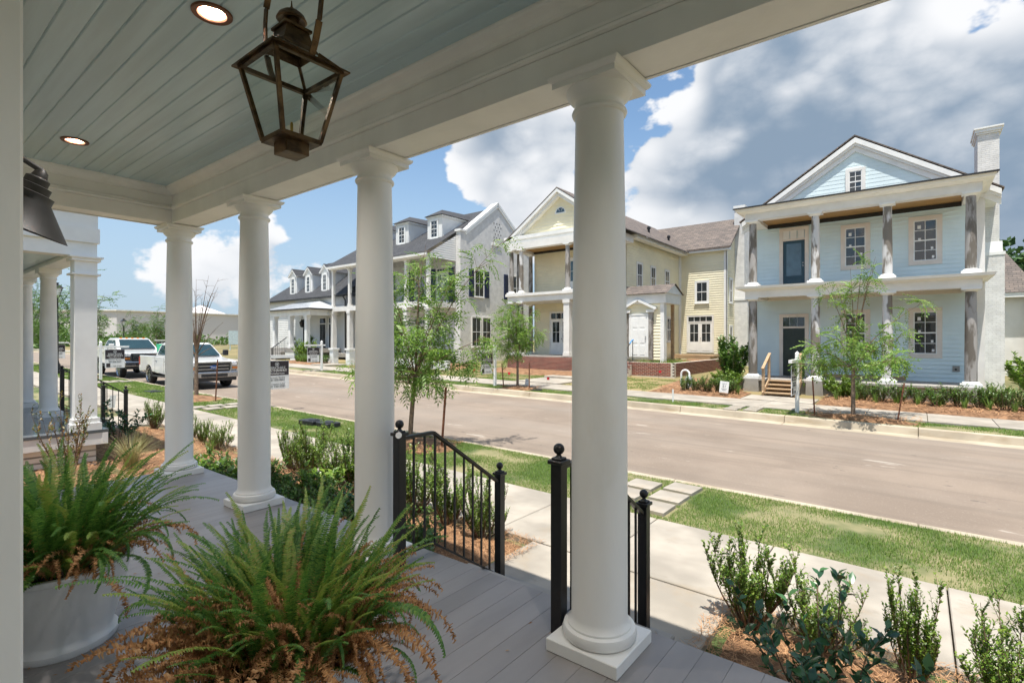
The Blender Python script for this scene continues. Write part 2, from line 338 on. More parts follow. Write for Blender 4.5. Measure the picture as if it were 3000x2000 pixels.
# ------------------------------------------------------------------ terrain
def zr(x): return -0.84 - 0.013 * max(x, -50.0)
PROF = [(-500, .1), (2.0, .12), (4.4, .12), (6.0, .12), (7.85, .08), (7.9, -.12), (16.45, -.12), (16.5, .1), (17.7, .16), (19.6, .18), (22, .26), (25, .42), (40, .55), (90, .6), (900, .6)]
def prof(y):
    for (a, za), (b, zb) in zip(PROF, PROF[1:]):
        if a <= y <= b: return za + (zb - za) * (y - a) / (b - a)
    return .6
def zg(x, y): return zr(x) + prof(y)
def grid(name, xs, ys, zf, mt, parent=None, kind='structure'):
    V = [(x, y, zf(x, y)) for y in ys for x in xs]; n = len(xs)
    F = [(j * n + i, j * n + i + 1, (j + 1) * n + i + 1, (j + 1) * n + i) for j in range(len(ys) - 1) for i in range(n - 1)]
    return MB().add(V, F).build(name, mt, parent, kind=kind)
def span(a, b, st): k = max(1, int(math.ceil((b - a) / st))); return [a + (b - a) * i / k for i in range(k + 1)]
grid('ground', [-900, -400, -200, -100, -50, -25, 0, 25, 100, 500], [p[0] for p in PROF], zg, field)
grid('road', [-135, -50] + span(-48, 40, 8), [7.98, 16.32], lambda x, y: zr(x) + .002, asphalt)
grid('cross_road', [-137, -127], [-150, -50, 0, 7.9, 16.4, 50, 150], lambda x, y: zr(x) + .03 + prof(max(17.7, y)) , asphalt)
def strip(name, x0, x1, y0, y1, dz, mt, st=6, ny=2, kind='structure', parent=None, wob=0):
    br = sorted(set(span(x0, x1, st) + ([-50] if x0 < -50 < x1 else [])))
    return grid(name, br, span(y0, y1, (y1 - y0) / ny), lambda x, y: zr(x) + dz + (wob * math.sin(x * 2.1 + y * 3) if wob else 0), mt, parent, kind)
strip('near_verge', -126, 30, 6.02, 7.83, .165, lawn)
strip('far_verge', -126, 30, 16.56, 17.68, .19, lawn)
strip('near_garden_ground', -126, 30, -30, 4.48, .14, lawn)
# kerbs, laid in lengths with joints
def pieces_along(root, name, mt, x0, x1, ln, polys, dz=0.0, bevel=.01, ax='x'):
    k = int(round((x1 - x0) / ln))
    for i in range(k):
        a, b = x0 + ln * i + .006, x0 + ln * (i + 1) - .006; m = MB()
        for p in polys: m.prism([(q[0], q[1] + zr((a + b) / 2) + dz) for q in p], 'x', a, b)
        for vi in range(len(m.v)): x, y, z = m.v[vi]; m.v[vi] = (x, y, z + zr(x) - zr((a + b) / 2))
        m.build(name, mt, root, bevel=bevel)
kn = tag(link('near_kerb', None), kind='structure'); kf = tag(link('far_kerb', None), kind='structure')
pieces_along(kn, 'kerb_stone', concrete2, -60, 9, 3.0, [[(7.83, -.3), (7.83, .17), (7.99, .165), (8.0, .012), (8.35, .006), (8.35, -.3)]])
pieces_along(kf, 'kerb_stone', concrete2, -60, 12, 3.0, [[(16.56, -.3), (16.56, .2), (16.38, .19), (16.33, .012), (15.95, .006), (15.95, -.3)]])
pieces_along(kn, 'kerb_stone', concrete2, -126, -60, 22.0, [[(7.83, -.3), (7.83, .17), (7.99, .165), (8.0, .012), (8.35, .006), (8.35, -.3)]])
pieces_along(kf, 'kerb_stone', concrete2, -126, -60, 22.0, [[(16.56, -.3), (16.56, .2), (16.38, .19), (16.33, .012), (15.95, .006), (15.95, -.3)]])
# sidewalks, slab by slab
sn = tag(link('near_sidewalk', None), kind='structure'); sf = tag(link('far_sidewalk', None), kind='structure')
def slab(root, x0, x1, y0, y1, dz, mt=concrete, g=.006, name='slab'):
    m = MB().box(x0 + g, x1 - g, y0 + g, y1 - g, -.12, 0)
    m.v = [(x, y, z + zr(x) + dz) for (x, y, z) in m.v]; return m.build(name, mt, root, bevel=.008)
for i in range(46): slab(sn, -1.2 - 1.28 * (i + 1), -1.2 - 1.28 * i, 4.5, 6.0, .205)
for i in range(5): slab(sn, -1.2 + 1.4 * i, -1.2 + 1.4 * (i + 1), 4.5, 6.0, .205)
slab(sn, -126, -60.08, 4.5, 6.0, .205)
for i in range(50): slab(sf, 10 - 1.4 * (i + 1), 10 - 1.4 * i, 17.7, 19.55, .235)
slab(sf, -126, -60, 17.7, 19.55, .235)
ew = tag(link('entry_walk', None), kind='structure')
for (a, b) in ((-3.25, -2.22), (-2.22, -1.2)): slab(ew, a, b, 3.5, 4.49, .2)
for (a, b, c, e) in ((-16.4, -14.5, 3.6, 4.49), (-16.4, -14.5, 2.7, 3.59)): slab(ew, a, b, c, e, .2)
for (a, b) in ((6.35, 7.8),): slab(ew, -33.6, -32.2, a, b, .172)
bw = tag(link('house_walks', None), kind='structure')
for (a, b, c, e, dz) in ((-5.0, -3.95, 19.56, 21.1, .26), (-3.95, -2.75, 19.56, 21.1, .26), (-15.2, -12.8, 19.56, 22.0, .27), (-15.2, -12.8, 22.0, 24.4, .36), (-33.2, -31.5, 19.56, 21.4, .3), (-41.5, -39.6, 19.56, 20.9, .28)): slab(bw, a, b, c, e, dz)
# stepping pads in the verges
pm = MB().box(-.21, .21, -.21, .21, -.03, .02).mesh('paver', concrete)
def pads(label, x, y, dz, n=3, s=1.0, rows=2):
    r = tag(link('stepping_path', None, None, (x, y, zr(x) + dz)), kind='structure')
    for i in range(rows):
        for j in range(n):
            px, py = x + (i - .5) * .56 * s + random.uniform(-.03, .03), y + (j - 1) * .52 * s + (.18 if i else 0)
            link('paver', pm, r, (px, py, zr(px) + dz), (0, math.radians(.7), random.uniform(-.06, .06)), s)
pads('', -2.95, 6.75, .19); pads('', -16.4, 6.75, .19); pads('', -4.25, 17.12, .215, 3, .9); pads('', -28.2, 17.1, .215); pads('', -28.0, 6.75, .19)
# ------------------------------------------------------------------ our porch
P = thing('porch_house', 'cream porch with round columns and pale blue plank ceiling in the foreground', 'house', (-2.5, .2, 0))
XR = 4.2   # porch runs on to the right of the frame
# floor boards run towards the street
for i in range(80):
    x = -7.0 + i * .14
    if x > XR: break
    MB().box(x + .0006, x + .1394, -1.6, 2.62, -.035, 0).build('floor_board', floorm, P, bevel=.0012)
MB().box(-7.0, XR, 2.50, 2.585, -.30, -.037).build('floor_fascia', cream, P)
MB().box(-6.95, XR, 2.40, 2.50, -1.1, -.05).build('porch_skirt', rawconc, P)
for k in range(3):
    MB().box(-2.98, -1.32, 2.586, 2.60 + .30 * (3 - k), -.9, -.16 * (3 - k) + .0).build('step', rawconc, P, bevel=.01)
# columns
def column(x, y=2.33):
    r = MB().lathe([(.150, .065), (.178, .072), (.187, .095), (.178, .122), (.160, .128), (.160, .138), (.149, .150), (.1405, .175), (.140, .9), (.137, 1.5), (.130, 2.1), (.1205, 2.655), (.123, 2.675), (.134, 2.680), (.139, 2.692), (.134, 2.704), (.123, 2.708), (.121, 2.735), (.126, 2.744), (.133, 2.748), (.150, 2.765), (.163, 2.788), (.166, 2.800)], (x, y, 0), 48)
    c = r.build('column', cream, P, smooth=True)
    MB().box(x - .195, x + .195, y - .195, y + .195, 0.001, .065).build('plinth', cream, c, bevel=.004)
    a = MB(); pr = [(.172, 2.800), (.172, 2.828), (.180, 2.832), (.190, 2.842), (.194, 2.852), (.194, 2.8599), (.10, 2.8599), (.10, 2.800)]
    a.sweep([(-o, z) for o, z in pr], [(x - .0001, y - .0001), (x + .0001, y - .0001), (x + .0001, y + .0001), (x - .0001, y + .0001)], True)
    a.box(x - .15, x + .15, y - .15, y + .15, 2.8005, 2.858).build('capital', cream, c)
    return c
for k in range(4): column(-1.27 - 1.83 * k)
column(-1.27 + 1.83)
# beam: soffit boards with a shadow gap, two fascias, crown moulding mitred round the corner
path = [(XR, 2.19), (-6.57, 2.19), (-6.57, -1.6)]
b = MB()
b.sweep([(0, 2.86), (0, 3.00), (-.022, 3.00), (-.022, 2.86)], path)
b.build('inner_fascia', cream, P, bevel=.002)
MB().sweep([(-.006, 3.0015), (.004, 3.003), (.016, 3.010), (.020, 3.022), (.012, 3.034), (.014, 3.048), (.004, 3.055), (-.03, 3.055), (-.03, 3.0015)], path).build('bed_moulding', cream, P)
MB().sweep([(-.004, 3.0565), (-.004, 3.20), (-.03, 3.20), (-.03, 3.0565)], path).build('upper_fascia', cream, P)
MB().sweep([(.0, 3.158), (.016, 3.162), (.022, 3.178), (.045, 3.198), (.075, 3.214), (.083, 3.228), (.083, 3.244), (-.002, 3.244)], path).build('crown_moulding', cream, P)
MB().box(-6.55, XR, 2.2155, 2.444, 2.864, 2.89).box(-6.7985, -6.5955, -1.6, 2.444, 2.864, 2.8897).build('soffit', cream, P)
MB().sweep([(0, 2.86), (0, 3.40), (.022, 3.40), (.022, 2.86)], [(XR, 2.47), (-6.85, 2.47), (-6.85, -1.6)]).build('outer_fascia', cream, P)
MB().sweep([(0, 3.3), (-.05, 3.36), (-.22, 3.42), (-.30, 3.50), (-.30, 3.62), (0, 3.62)], [(XR, 2.471), (-6.851, 2.471), (-6.851, -1.6)]).build('cornice', cream, P)
# ceiling planks with v-grooves
for i in range(31):
    y1 = 2.135 - .1242 * i; y0 = y1 - .1242
    if y1 < -1.5: break
    MB().prism([(y0 + .0005, 3.262), (y0 + .0005, 3.247), (y0 + .007, 3.240), (y1 - .007, 3.240), (y1 - .0005, 3.247), (y1 - .0005, 3.262)], 'x', -6.53, XR).build('ceiling_plank', ceilm, P)
MB().box(-6.83, XR, -3.2, 2.45, 3.42, 3.60).box(-6.5, XR, -3.0, 2.16, 3.37, 3.39).build('roof', darkPx, P)
# house wall: flat beyond the entry recess, casing at its corner
MB().box(-6.5, -1.66, -.1, .155, 0, 3.239).build('wall', cream, P)
MB().box(-1.66, -1.58, -1.4, .0, 0, 3.239).box(-1.66, 4.2, -1.6, -1.45, 0, 3.239).build('recess_wall', cream, P)
MB().box(-1.72, -1.555, .1555, .230, .0, 3.239).box(-1.5795, -1.5555, -.06, .155, 0, 3.239).build('door_casing', cream, P, bevel=.006)
# recessed lights
def can_light(x, y, lab):
    o = thing('recessed_light', lab, 'light', (x, y, 3.24), 'recessed ceiling lights')
    MB().lathe([(.062, 3.2385), (.068, 3.231), (.092, 3.229), (.0955, 3.233), (.0955, 3.2395), (.0625, 3.2395)], (x, y, 0), 40, False).build('trim_ring', copper, o, True)
    MB().lathe([(.0622, 3.2395), (.058, 3.27), (.050, 3.300)], (x, y, 0), 40, False).build('baffle', copper, o, True)
    MB().lathe([(.0005, 3.302), (.0505, 3.302)], (x, y, 0), 32, False).build('lens', emitm, o)
    al = bpy.data.lights.new('downlight', 'AREA'); al.shape = 'DISK'; al.size = .095; al.energy = LAMPW; al.color = (1.0, .95, .90)
    lo = bpy.data.objects.new('downlight', al); C.objects.link(lo); lo.parent = o; lo.location = (0, 0, .055)
    # cut the hole through the planks it sits in
    cut = bpy.data.objects.new('cut', MB().lathe([(.0626, 3.2), (.0626, 3.3)], (x, y, 0), 40).mesh('cut')); C.objects.link(cut)
    for p in [p for p in P.children if p.name.startswith('ceiling_plank')]:
        ys_ = [v.co.y for v in p.data.vertices]
        if min(ys_) < y + .07 and max(ys_) > y - .07:
            bo = p.modifiers.new('hole', 'BOOLEAN'); bo.operation = 'DIFFERENCE'; bo.object = cut; bo.solver = 'EXACT'
            dg = bpy.context.evaluated_depsgraph_get(); me = bpy.data.meshes.new_from_object(p.evaluated_get(dg)); p.modifiers.clear(); p.data = me
    bpy.data.objects.remove(cut)
LAMPW = 15.0
can_light(-2.87, 1.14, 'lit recessed light beside the hanging lantern'); can_light(-5.62, 1.15, 'recessed light at the far end of the plank ceiling'); can_light(-.12, 1.15, 'recessed light in the ceiling over the entry'); can_light(2.63, 1.15, 'recessed light in the ceiling right of the entry')
# hanging lantern
LX, LY = -2.10, 1.15
L = thing('hanging_lantern', 'aged bronze gas style lantern hanging from the porch ceiling', 'lantern', (LX, LY, 2.33))
zb, zt, hb, ht = 2.395, 2.70, .083, .148
cs = [(-1, -1), (1, -1), (1, 1), (-1, 1)]
f = MB()
for (i, j) in cs: f.bar((LX + i * hb, LY + j * hb, zb), (LX + i * ht * .985, LY + j * ht * .985, zt), .016)
for k in range(4):
    (i, j), (m, n) = cs[k], cs[(k + 1) % 4]
    f.bar((LX + i * hb, LY + j * hb, zb), (LX + m * hb, LY + n * hb, zb), .016, .016)
    f.bar((LX + i * ht, LY + j * ht, zt), (LX + m * ht, LY + n * ht, zt), .020, .018)
f.build('frame', bronze, L)
MB().sweep([(-.150, 2.702), (-.172, 2.699), (-.172, 2.706), (-.150, 2.712)], [(LX - .0001, LY - .0001), (LX + .0001, LY - .0001), (LX + .0001, LY + .0001), (LX - .0001, LY + .0001)], True).build('roof_rim', bronze, L)
for k in range(4):
    (i, j), (m, n) = cs[k], cs[(k + 1) % 4]; e = .985
    MB().add([(LX + i * hb * e, LY + j * hb * e, zb + .008), (LX + m * hb * e, LY + n * hb * e, zb + .008), (LX + m * ht * e, LY + n * ht * e, zt - .009), (LX + i * ht * e, LY + j * ht * e, zt - .009)], [(0, 1, 2, 3)]).build('glass_pane', lglass, L)
    MB().add([(LX + i * .145, LY + j * .145, 2.713), (LX + m * .145, LY + n * .145, 2.713), (LX + m * .078, LY + n * .078, 2.772), (LX + i * .078, LY + j * .078, 2.772)], [(0, 1, 2, 3)]).build('roof_pane', lglass, L)
h = MB()
for (i, j) in cs: h.bar((LX + i * .147, LY + j * .147, 2.71), (LX + i * .079, LY + j * .079, 2.773), .012)
for k in range(4):
    (i, j), (m, n) = cs[k], cs[(k + 1) % 4]
    pr = [(.083, 2.769), (.068, 2.795), (.057, 2.83), (.050, 2.862)]
    for (r0, z0), (r1, z1) in zip(pr, pr[1:]): h.add([(LX + i * r0, LY + j * r0, z0), (LX + m * r0, LY + n * r0, z0), (LX + m * r1, LY + n * r1, z1), (LX + i * r1, LY + j * r1, z1)], [(0, 1, 2, 3)])
h.box(LX - .060, LX + .060, LY - .060, LY + .060, 2.861, 2.872)
h.build('hood', bronze, L)
MB().lathe([(.030, 2.872), (.030, 2.912), (.055, 2.906), (.062, 2.911), (.053, 2.93), (.036, 2.945), (.014, 2.952), (.006, 2.958), (.008, 2.965), (.004, 2.97), (.002, 2.995)], (LX, LY, 0), 24).build('vent_cap', bronze, L, True)
MB().box(LX - .052, LX + .052, LY - .052, LY + .052, 2.335, 2.388).build('gas_valve_box', bronze, L, bevel=.003)
MB().box(LX - .088, LX + .088, LY - .088, LY + .088, 2.384, 2.3935).build('base_plate', bronze, L)
MB().lathe([(.012, 2.394), (.012, 2.41), (.006, 2.42), (.006, 2.47), (.004, 2.478)], (LX, LY, 0), 12).build('burner', mat('brass', (.45, .29, .07), .35, .2, 8, metal=.9), L, True)
yk = [(LX - .005, LY + s * .005, 0) for s in (0,)]
ang = [math.pi * k / 20 for k in range(21)]
MBy = MB(); hp = [(.155, 2.708), (.185, 2.76), (.212, 2.83), (.228, 2.91), (.230, 2.98), (.220, 3.05), (.195, 3.11), (.155, 3.16), (.10, 3.195), (.05, 3.208)]; pts = [(LX + a_, LY, b_) for a_, b_ in hp] + [(LX, LY, 3.213)] + [(LX - a_, LY, b_) for a_, b_ in hp[::-1]]
for p0, p1 in zip(pts, pts[1:]): MBy.bar(p0, p1, .026, .008)
MBy.build('yoke', bronze, L); MB().lathe([(.05, 3.2395), (.05, 3.228), (.02, 3.222), (.012, 3.215)], (LX, LY, 0), 24).build('ceiling_canopy', bronze, L, True)
# barn style wall sconce
K = thing('wall_sconce', 'black barn style wall sconce beside the white door casing', 'sconce', (-3.1, .07, 2.25))
m4 = Matrix.Translation((-3.15, .43, 2.06)) @ Matrix.Rotation(rad(-20), 4, 'X') @ Matrix.Rotation(rad(10), 4, 'Y')
MB(m4).lathe([(.200, 0), (.195, .005), (.085, .135), (.085, .165), (.062, .17), (.062, .20), (.044, .204), (.044, .232), (.03, .24), (.024, .265), (.006, .28)], n=40, cap=False).build('shade', charcoal, K, True)
MB().tube([m4 @ Vector((0, 0, .27)), (-3.15, .33, 2.44), (-3.15, .23, 2.46), (-3.15, .16, 2.38)], .012, 10).lathe([(.05, 0), (.05, .02)], (-3.15, .157, 2.38), 20).build('arm', charcoal, K, True)
# stair railings
def railing(name, lab, x, oy=0.0, oz=0.0):
    R = thing(name, lab, 'railing', (x, 2.31 + oy, oz), 'black iron stair railings')
    hw = .0325
    for (y, z0, z1) in ((2.31, 0, .895), (3.39, -.62, .405)):
        p = MB().box(x - hw, x + hw, y + oy - hw, y + oy + hw, z0 + oz, z1 + oz).build('post', black, R, bevel=.003)
        MB().box(x - .045, x + .045, y + oy - .045, y + oy + .045, z1 + oz, z1 + oz + .022).box(x - .03, x + .03, y + oy - .03, y + oy + .03, z1 + oz + .022, z1 + oz + .034).build('cap', black, p, bevel=.003)
        MB().lathe([(.022, .034), (.012, .046), (.012, .05)] + [(.030 * math.cos(a), .078 + .030 * math.sin(a)) for a in [rad(q) for q in range(-65, 91, 15)]], (x, y + oy, z1 + oz), 20).build('finial', black, p, True)
    def zt(y): return .875 if y < 2.62 else .875 - (y - 2.62) * (.875 - .355) / (3.36 - 2.62)
    def zl(y): return .066 if y < 2.62 else .066 - (y - 2.62) * (.066 + .43) / (3.36 - 2.62)
    for nm, z, w, hh in (('top_rail', zt, .038, .022), ('bottom_rail', zl, .026, .014)):
        r = MB()
        for a, b_ in ((2.335, 2.622), (2.62, 3.365)): r.bar((x, a + oy, z(a + .0001) + oz), (x, b_ + oy, z(b_) + oz), w, hh)
        r.build(nm, black, R, bevel=.002)
    for k in range(9):
        y = 2.335 + (k + 1) * (3.36 - 2.335) / 10
        MB().box(x - .0065, x + .0065, y + oy - .0065, y + oy + .0065, zl(y) + oz, zt(y) + oz - .006).build('baluster', black, R)
    return R
railing('stair_railing', 'black iron stair railing on the far side of the front steps', -2.80)
railing('stair_railing', 'black iron stair railing half hidden by the nearest column', -1.50)
# a paper tag on the far rail's post
MB().lathe([(.0, 0), (.022, 0), (.022, .002), (.0, .002)], (0, 0, 0), 16, False).build('hang_tag', signW, loc=(-2.75, 2.262, .91)).rotation_euler = (rad(70), 0, rad(30))
tag(bpy.data.objects['hang_tag'], 'small round paper tag tied to the iron post', 'tag')
# planters
def planter(x, y, lab):
    o = MB().lathe([(.0, .0), (.225, .0), (.232, .012), (.232, .035), (.215, .048), (.210, .07), (.228, .13), (.258, .24), (.280, .34), (.286, .385), (.300, .392), (.304, .405), (.298, .418), (.280, .42), (.268, .40), (.255, .34)], (0, 0, 0), 48, False)
    o = o.build('planter_pot', potm, None, True, loc=(x, y, 0)); tag(o, lab, 'planter', 'white glazed pots')
    MB().lathe([(.0, .385), (.15, .39), (.262, .375)], (x, y, 0), 32, False).build('soil', soilm, o)
    return o
planter(-3.47, .66, 'white glazed pot by the door casing'); planter(-1.86, 1.02, 'white glazed pot hidden under the browning fern')
# ------------------------------------------------------------------ house kit
def face(y=None, x=None): return Matrix.Translation((0, y, 0)) if x is None else Matrix.Translation((x, 0, 0)) @ rotz(math.pi / 2)
def siding(par, M, u0, u1, v0, v1, mt, ex=.15, uf=None, name='siding', lip=.034):
    m = MB(M); v = v0
    while v < v1 - .01:
        t = min(ex, v1 - v); a, b = (u0, u1); c, e = a, b
        if uf: a, b = uf(v); c, e = uf(v + t)
        if b - a > .02:
            if e <= c: c = e = (a + b) / 2
            m.add([(a, -lip, v), (b, -lip, v), (e, -.003, v + t), (c, -.003, v + t), (b, -.003, v), (a, -.003, v)], [(0, 1, 2, 3), (0, 5, 4, 1)])
        v += ex
    return m.build(name, mt, par, kind='stuff')
def window(par, M, u, v, w, h, cols=2, rows=4, cas=trimw, cw=.11, glass=glassD, sill=True, nm='window', sashm=white, proud=.062):
    m = MB(M); p = -proud
    m.box(u - cw, u, p, .0, v - cw, v + h + cw).box(u + w, u + w + cw, p, .0, v - cw, v + h + cw)
    m.box(u, u + w, p, 0, v + h, v + h + cw).box(u, u + w, p, 0, v - cw, v)
    if sill: m.box(u - cw - .03, u + w + cw + .03, p - .04, p + .01, v - cw - .03, v - cw + .02)
    o = m.build(nm, cas, par)
    s = MB(M); e = .035
    s.box(u, u + e, -.052, .0, v, v + h).box(u + w - e, u + w, -.052, .0, v, v + h).box(u + e, u + w - e, -.052, 0, v, v + e).box(u + e, u + w - e, -.052, 0, v + h - e, v + h)
    if rows > 1: s.box(u + e, u + w - e, -.055, 0, v + h / 2 - .025, v + h / 2 + .025)
    b = .010
    for i in range(1, cols): x = u + w * i / cols; s.box(x - b, x + b, -.050, -.030, v + e, v + h - e)
    for j in range(1, rows):
        z = v + h * j / rows
        if abs(z - v - h / 2) > .03: s.box(u + e, u + w - e, -.048, -.030, z - b, z + b)
    s.build('sash', sashm, o)
    pw, ph = w / cols, h / rows
    for i in range(cols):
        for j in range(rows):
            a = MB(M @ Matrix.Translation((u + pw * (i + .5), -.040, v + ph * (j + .5))) @ Matrix.Rotation(random.uniform(-.008, .008), 4, 'X') @ Matrix.Rotation(random.uniform(-.012, .012), 4, 'Z'))
            a.add([(-pw / 2, 0, -ph / 2), (pw / 2, 0, -ph / 2), (pw / 2, 0, ph / 2), (-pw / 2, 0, ph / 2)], [(0, 1, 2, 3)]).build('pane', glass, o)
    return o
def french(par, M, u, v, w=1.35, h=2.1, tr=.38, cas=trimw, leafm=white, glass=glassD, leaves=2):
    """pair of glazed doors under a transom"""
    M = M @ Matrix.Translation((0, -.034, 0)); m = MB(M); c = .1; H = h + tr
    m.box(u - c, u, -.05, 0, v, v + H + c).box(u + w, u + w + c, -.05, 0, v, v + H + c).box(u, u + w, -.05, 0, v + H, v + H + c)
    if tr: m.box(u, u + w, -.05, 0, v + h, v + h + .07)
    o = m.build('door', cas, par); lw = w / leaves
    for k in range(leaves):
        a = u + lw * k + .004; b = a + lw - .008; d = MB(M); st = .12
        d.box(a, a + st, -.035, 0, v, v + h).box(b - st, b, -.035, 0, v, v + h).box(a + st, b - st, -.035, 0, v + h - st, v + h).box(a + st, b - st, -.035, 0, v, v + .75)
        d.box(a + st + .04, b - st - .04, -.045, -.03, v + .14, v + .64)
        mx = (a + b) / 2; d.box(mx - .012, mx + .012, -.03, -.005, v + .75, v + h - st)
        zz = v + .75 + (h - st - .75) / 2; d.box(a + st, b - st, -.028, -.005, zz - .012, zz + .012)
        d.build('door_leaf', leafm, o)
        for x0, x1 in ((a + st, mx), (mx, b - st)):
            for z0, z1 in ((v + .75, zz), (zz, v + h - st)): MB(M).add([(x0, -.012, z0), (x1, -.012, z0), (x1, -.012, z1), (x0, -.012, z1)], [(0, 1, 2, 3)]).build('pane', glass, o)
    if tr:
        n = leaves * 2; tw = w / n
        for i in range(n + 1): MB(M).box(u + tw * i - .014, u + tw * i + .014, -.03, 0, v + h + .07, v + H).build('transom_bar', leafm, o)
        for i in range(n): MB(M).add([(u + tw * i, -.012, v + h + .07), (u + tw * (i + 1), -.012, v + h + .07), (u + tw * (i + 1), -.012, v + H), (u + tw * i, -.012, v + H)], [(0, 1, 2, 3)]).build('pane', glass, o)
    MB(M).lathe([(.02, 0), (.028, .02), (.02, .045)], (u + w / 2 + .05, -.07, v + .95), 12).build('handle', bronze, o)
    return o
def paneldoor(par, M, u, v, w, h, mt, cas, tr=0.0, glassy=False, cw=.14, trglass=glassD):
    M = M @ Matrix.Translation((0, -.034, 0)); m = MB(M); H = h + tr
    m.box(u - cw, u, -.05, 0, v, v + H + cw).box(u + w, u + w + cw, -.05, 0, v, v + H + cw).box(u, u + w, -.05, 0, v + H, v + H + cw)
    if tr: m.box(u, u + w, -.05, 0, v + h, v + h + .08)
    o = m.build('door', cas, par); d = MB(M).box(u, u + w, -.03, 0, v, v + h)
    if glassy: d.box(u + .12, u + w - .12, -.042, -.03, v + .12, v + .42)
    else:
        for i in range(2):
            for z0, z1 in ((.12, .62), (.74, 1.45), (1.57, h - .12)):
                a = u + .12 + i * (w / 2 - .04); d.box(a, a + w / 2 - .2, -.042, -.03, v + z0, v + z1)
    d.build('door_leaf', mt, o, bevel=.008)
    if glassy: MB(M).add([(u + .13, -.034, v + .55), (u + w - .13, -.034, v + .55), (u + w - .13, -.034, v + h - .13), (u + .13, -.034, v + h - .13)], [(0, 1, 2, 3)]).build('pane', glassB, o)
    if tr:
        for i in range(3):
            a = u + w * i / 3; MB(M).box(a, a + w / 3 - .03, -.02, -.006, v + h + .08, v + H).build('transom_pane', trglass, o)
    for z in (.95, 1.07): MB(M).lathe([(.025, -.02), (.03, 0), (.025, .02)], (u + w - .07, -.06, v + z), 12).build('handle', chrome, o)
    return o
def brick_run(par, x0, y0, x1, y1, z0, courses, single=True, off=.0):
    """red brick wall with mortar core; bricks stand 8 mm proud"""
    L = math.hypot(x1 - x0, y1 - y0); a = math.atan2(y1 - y0, x1 - x0); bl, bh = .198, .058; pl, ph = .215, .0735
    core = MB(Matrix.Translation((x0, y0, 0)) @ rotz(a)).box(0, L, .01, .19, z0 - .3, z0 + courses * ph).build('brick_core', mortar, par)
    bm_ = bpy.data.meshes.get('brick_block') or MB().box(-bl / 2, bl / 2, -.05, .05, 0, bh).mesh('brick_block', rbrick)
    mm = MB(); n = int(L / pl) + 1
    for c in range(courses):
        for i in range(n + 1):
            u = pl * i + (pl / 2 if c % 2 else 0)
            if u - bl / 2 < -.11 or u + bl / 2 > L + .11: continue
            u = min(max(u, bl / 2), L - bl / 2)
            p = Vector((x0 + math.cos(a) * u - math.sin(a) * .052, y0 + math.sin(a) * u + math.cos(a) * .052, z0 + ph * c + .006))
            if single: link('brick', bm_, par, p, (0, 0, a + random.uniform(-.01, .01)))
            else: mm.add([tuple(Matrix.Translation(p) @ rotz(a) @ Vector(q)) for q in [(sx * bl / 2, sy * .05, sz * bh) for sz in (0, 1) for sx, sy in ((-1, -1), (1, -1), (1, 1), (-1, 1))]], [(0, 1, 5, 4), (1, 2, 6, 5), (2, 3, 7, 6), (3, 0, 4, 7), (4, 5, 6, 7)])
    if not single: mm.build('brickwork', rbrick, par, kind='stuff')
def gable_roof(par, x0, x1, y0, y1, ze, zp, mt, axis='y', th=.12, edge=None):
    """two slabs; axis is the ridge direction"""
    for s in (0, 1):
        m = MB()
        if axis == 'y':
            xm = (x0 + x1) / 2; e = x0 if s == 0 else x1; m.add([(e, y0, ze), (xm, y0, zp), (xm, y1, zp), (e, y1, ze), (e, y0, ze - th), (xm, y0, zp - th), (xm, y1, zp - th), (e, y1, ze - th)], [(0, 1, 2, 3), (4, 7, 6, 5), (0, 4, 5, 1), (3, 2, 6, 7), (0, 3, 7, 4)])
        else:
            ym = (y0 + y1) / 2; e = y0 if s == 0 else y1; m.add([(x0, e, ze), (x0, ym, zp), (x1, ym, zp), (x1, e, ze), (x0, e, ze - th), (x0, ym, zp - th), (x1, ym, zp - th), (x1, e, ze - th)], [(0, 3, 2, 1), (4, 5, 6, 7), (0, 1, 5, 4), (3, 7, 6, 2), (0, 4, 7, 3)])
        m.build('roof', mt, par)
def fcol(par, x, y, z0, z1, r, mt, base=True, cap=True, pw=None):
    c = MB().lathe([(r * 1.0, z0), (r, z0 + (z1 - z0) * .35), (r * .86, z1)], (x, y, 0), 24, False).build('column', mt, par, True)
    pw = pw or r * 1.55
    if base: MB().box(x - pw, x + pw, y - pw, y + pw, z0 - .14, z0 - .05).lathe([(r * 1.35, z0 - .05), (r * 1.42, z0 - .02), (r * 1.3, z0 + .01), (r * 1.05, z0 + .03)], (x, y, 0), 24, False).build('column_base', white, c, True)
    if cap: MB().lathe([(r * .87, z1 - .001), (r * 1.05, z1 + .02), (r * 1.25, z1 + .06)], (x, y, 0), 24, False).box(x - pw * .92, x + pw * .92, y - pw * .92, y + pw * .92, z1 + .06, z1 + .12).build('column_cap', white, c)
    return c
# ------------------------------------------------------------------ blue house across the street
H = thing('blue_house', 'pale blue clapboard house with two storey porch of unpainted columns', 'house', (-1.95, 24.5, -.42))
FW_ = face(y=24.5)
MB().box(-5.69, 1.79, 24.503, 36, -.8, 6.75).build('wall_core', blueS, H)
siding(H, FW_, -5.69, 1.79, .03, 3.3, blueS, .155); siding(H, FW_, -5.69, 1.79, 3.7, 6.4, blueS, .155)
siding(H, face(x=1.8), 24.5, 36, -.35, 6.75, blueS, .155)
sl_ = .657
siding(H, face(y=24.47), 0, 0, 6.9, 9.45, blueS, .155, lambda v: (-1.95 - (9.5 - v) / sl_, -1.95 + (9.5 - v) / sl_), 'gable_siding', .009)
MB().box(-5.69, 1.79, 24.475, 24.503, 6.6, 7.0).build('gable_base', blueS, H)
gable_roof(H, -6.25, 2.32, 24.27, 36.3, 6.80, 9.62, grayPy, th=.05)
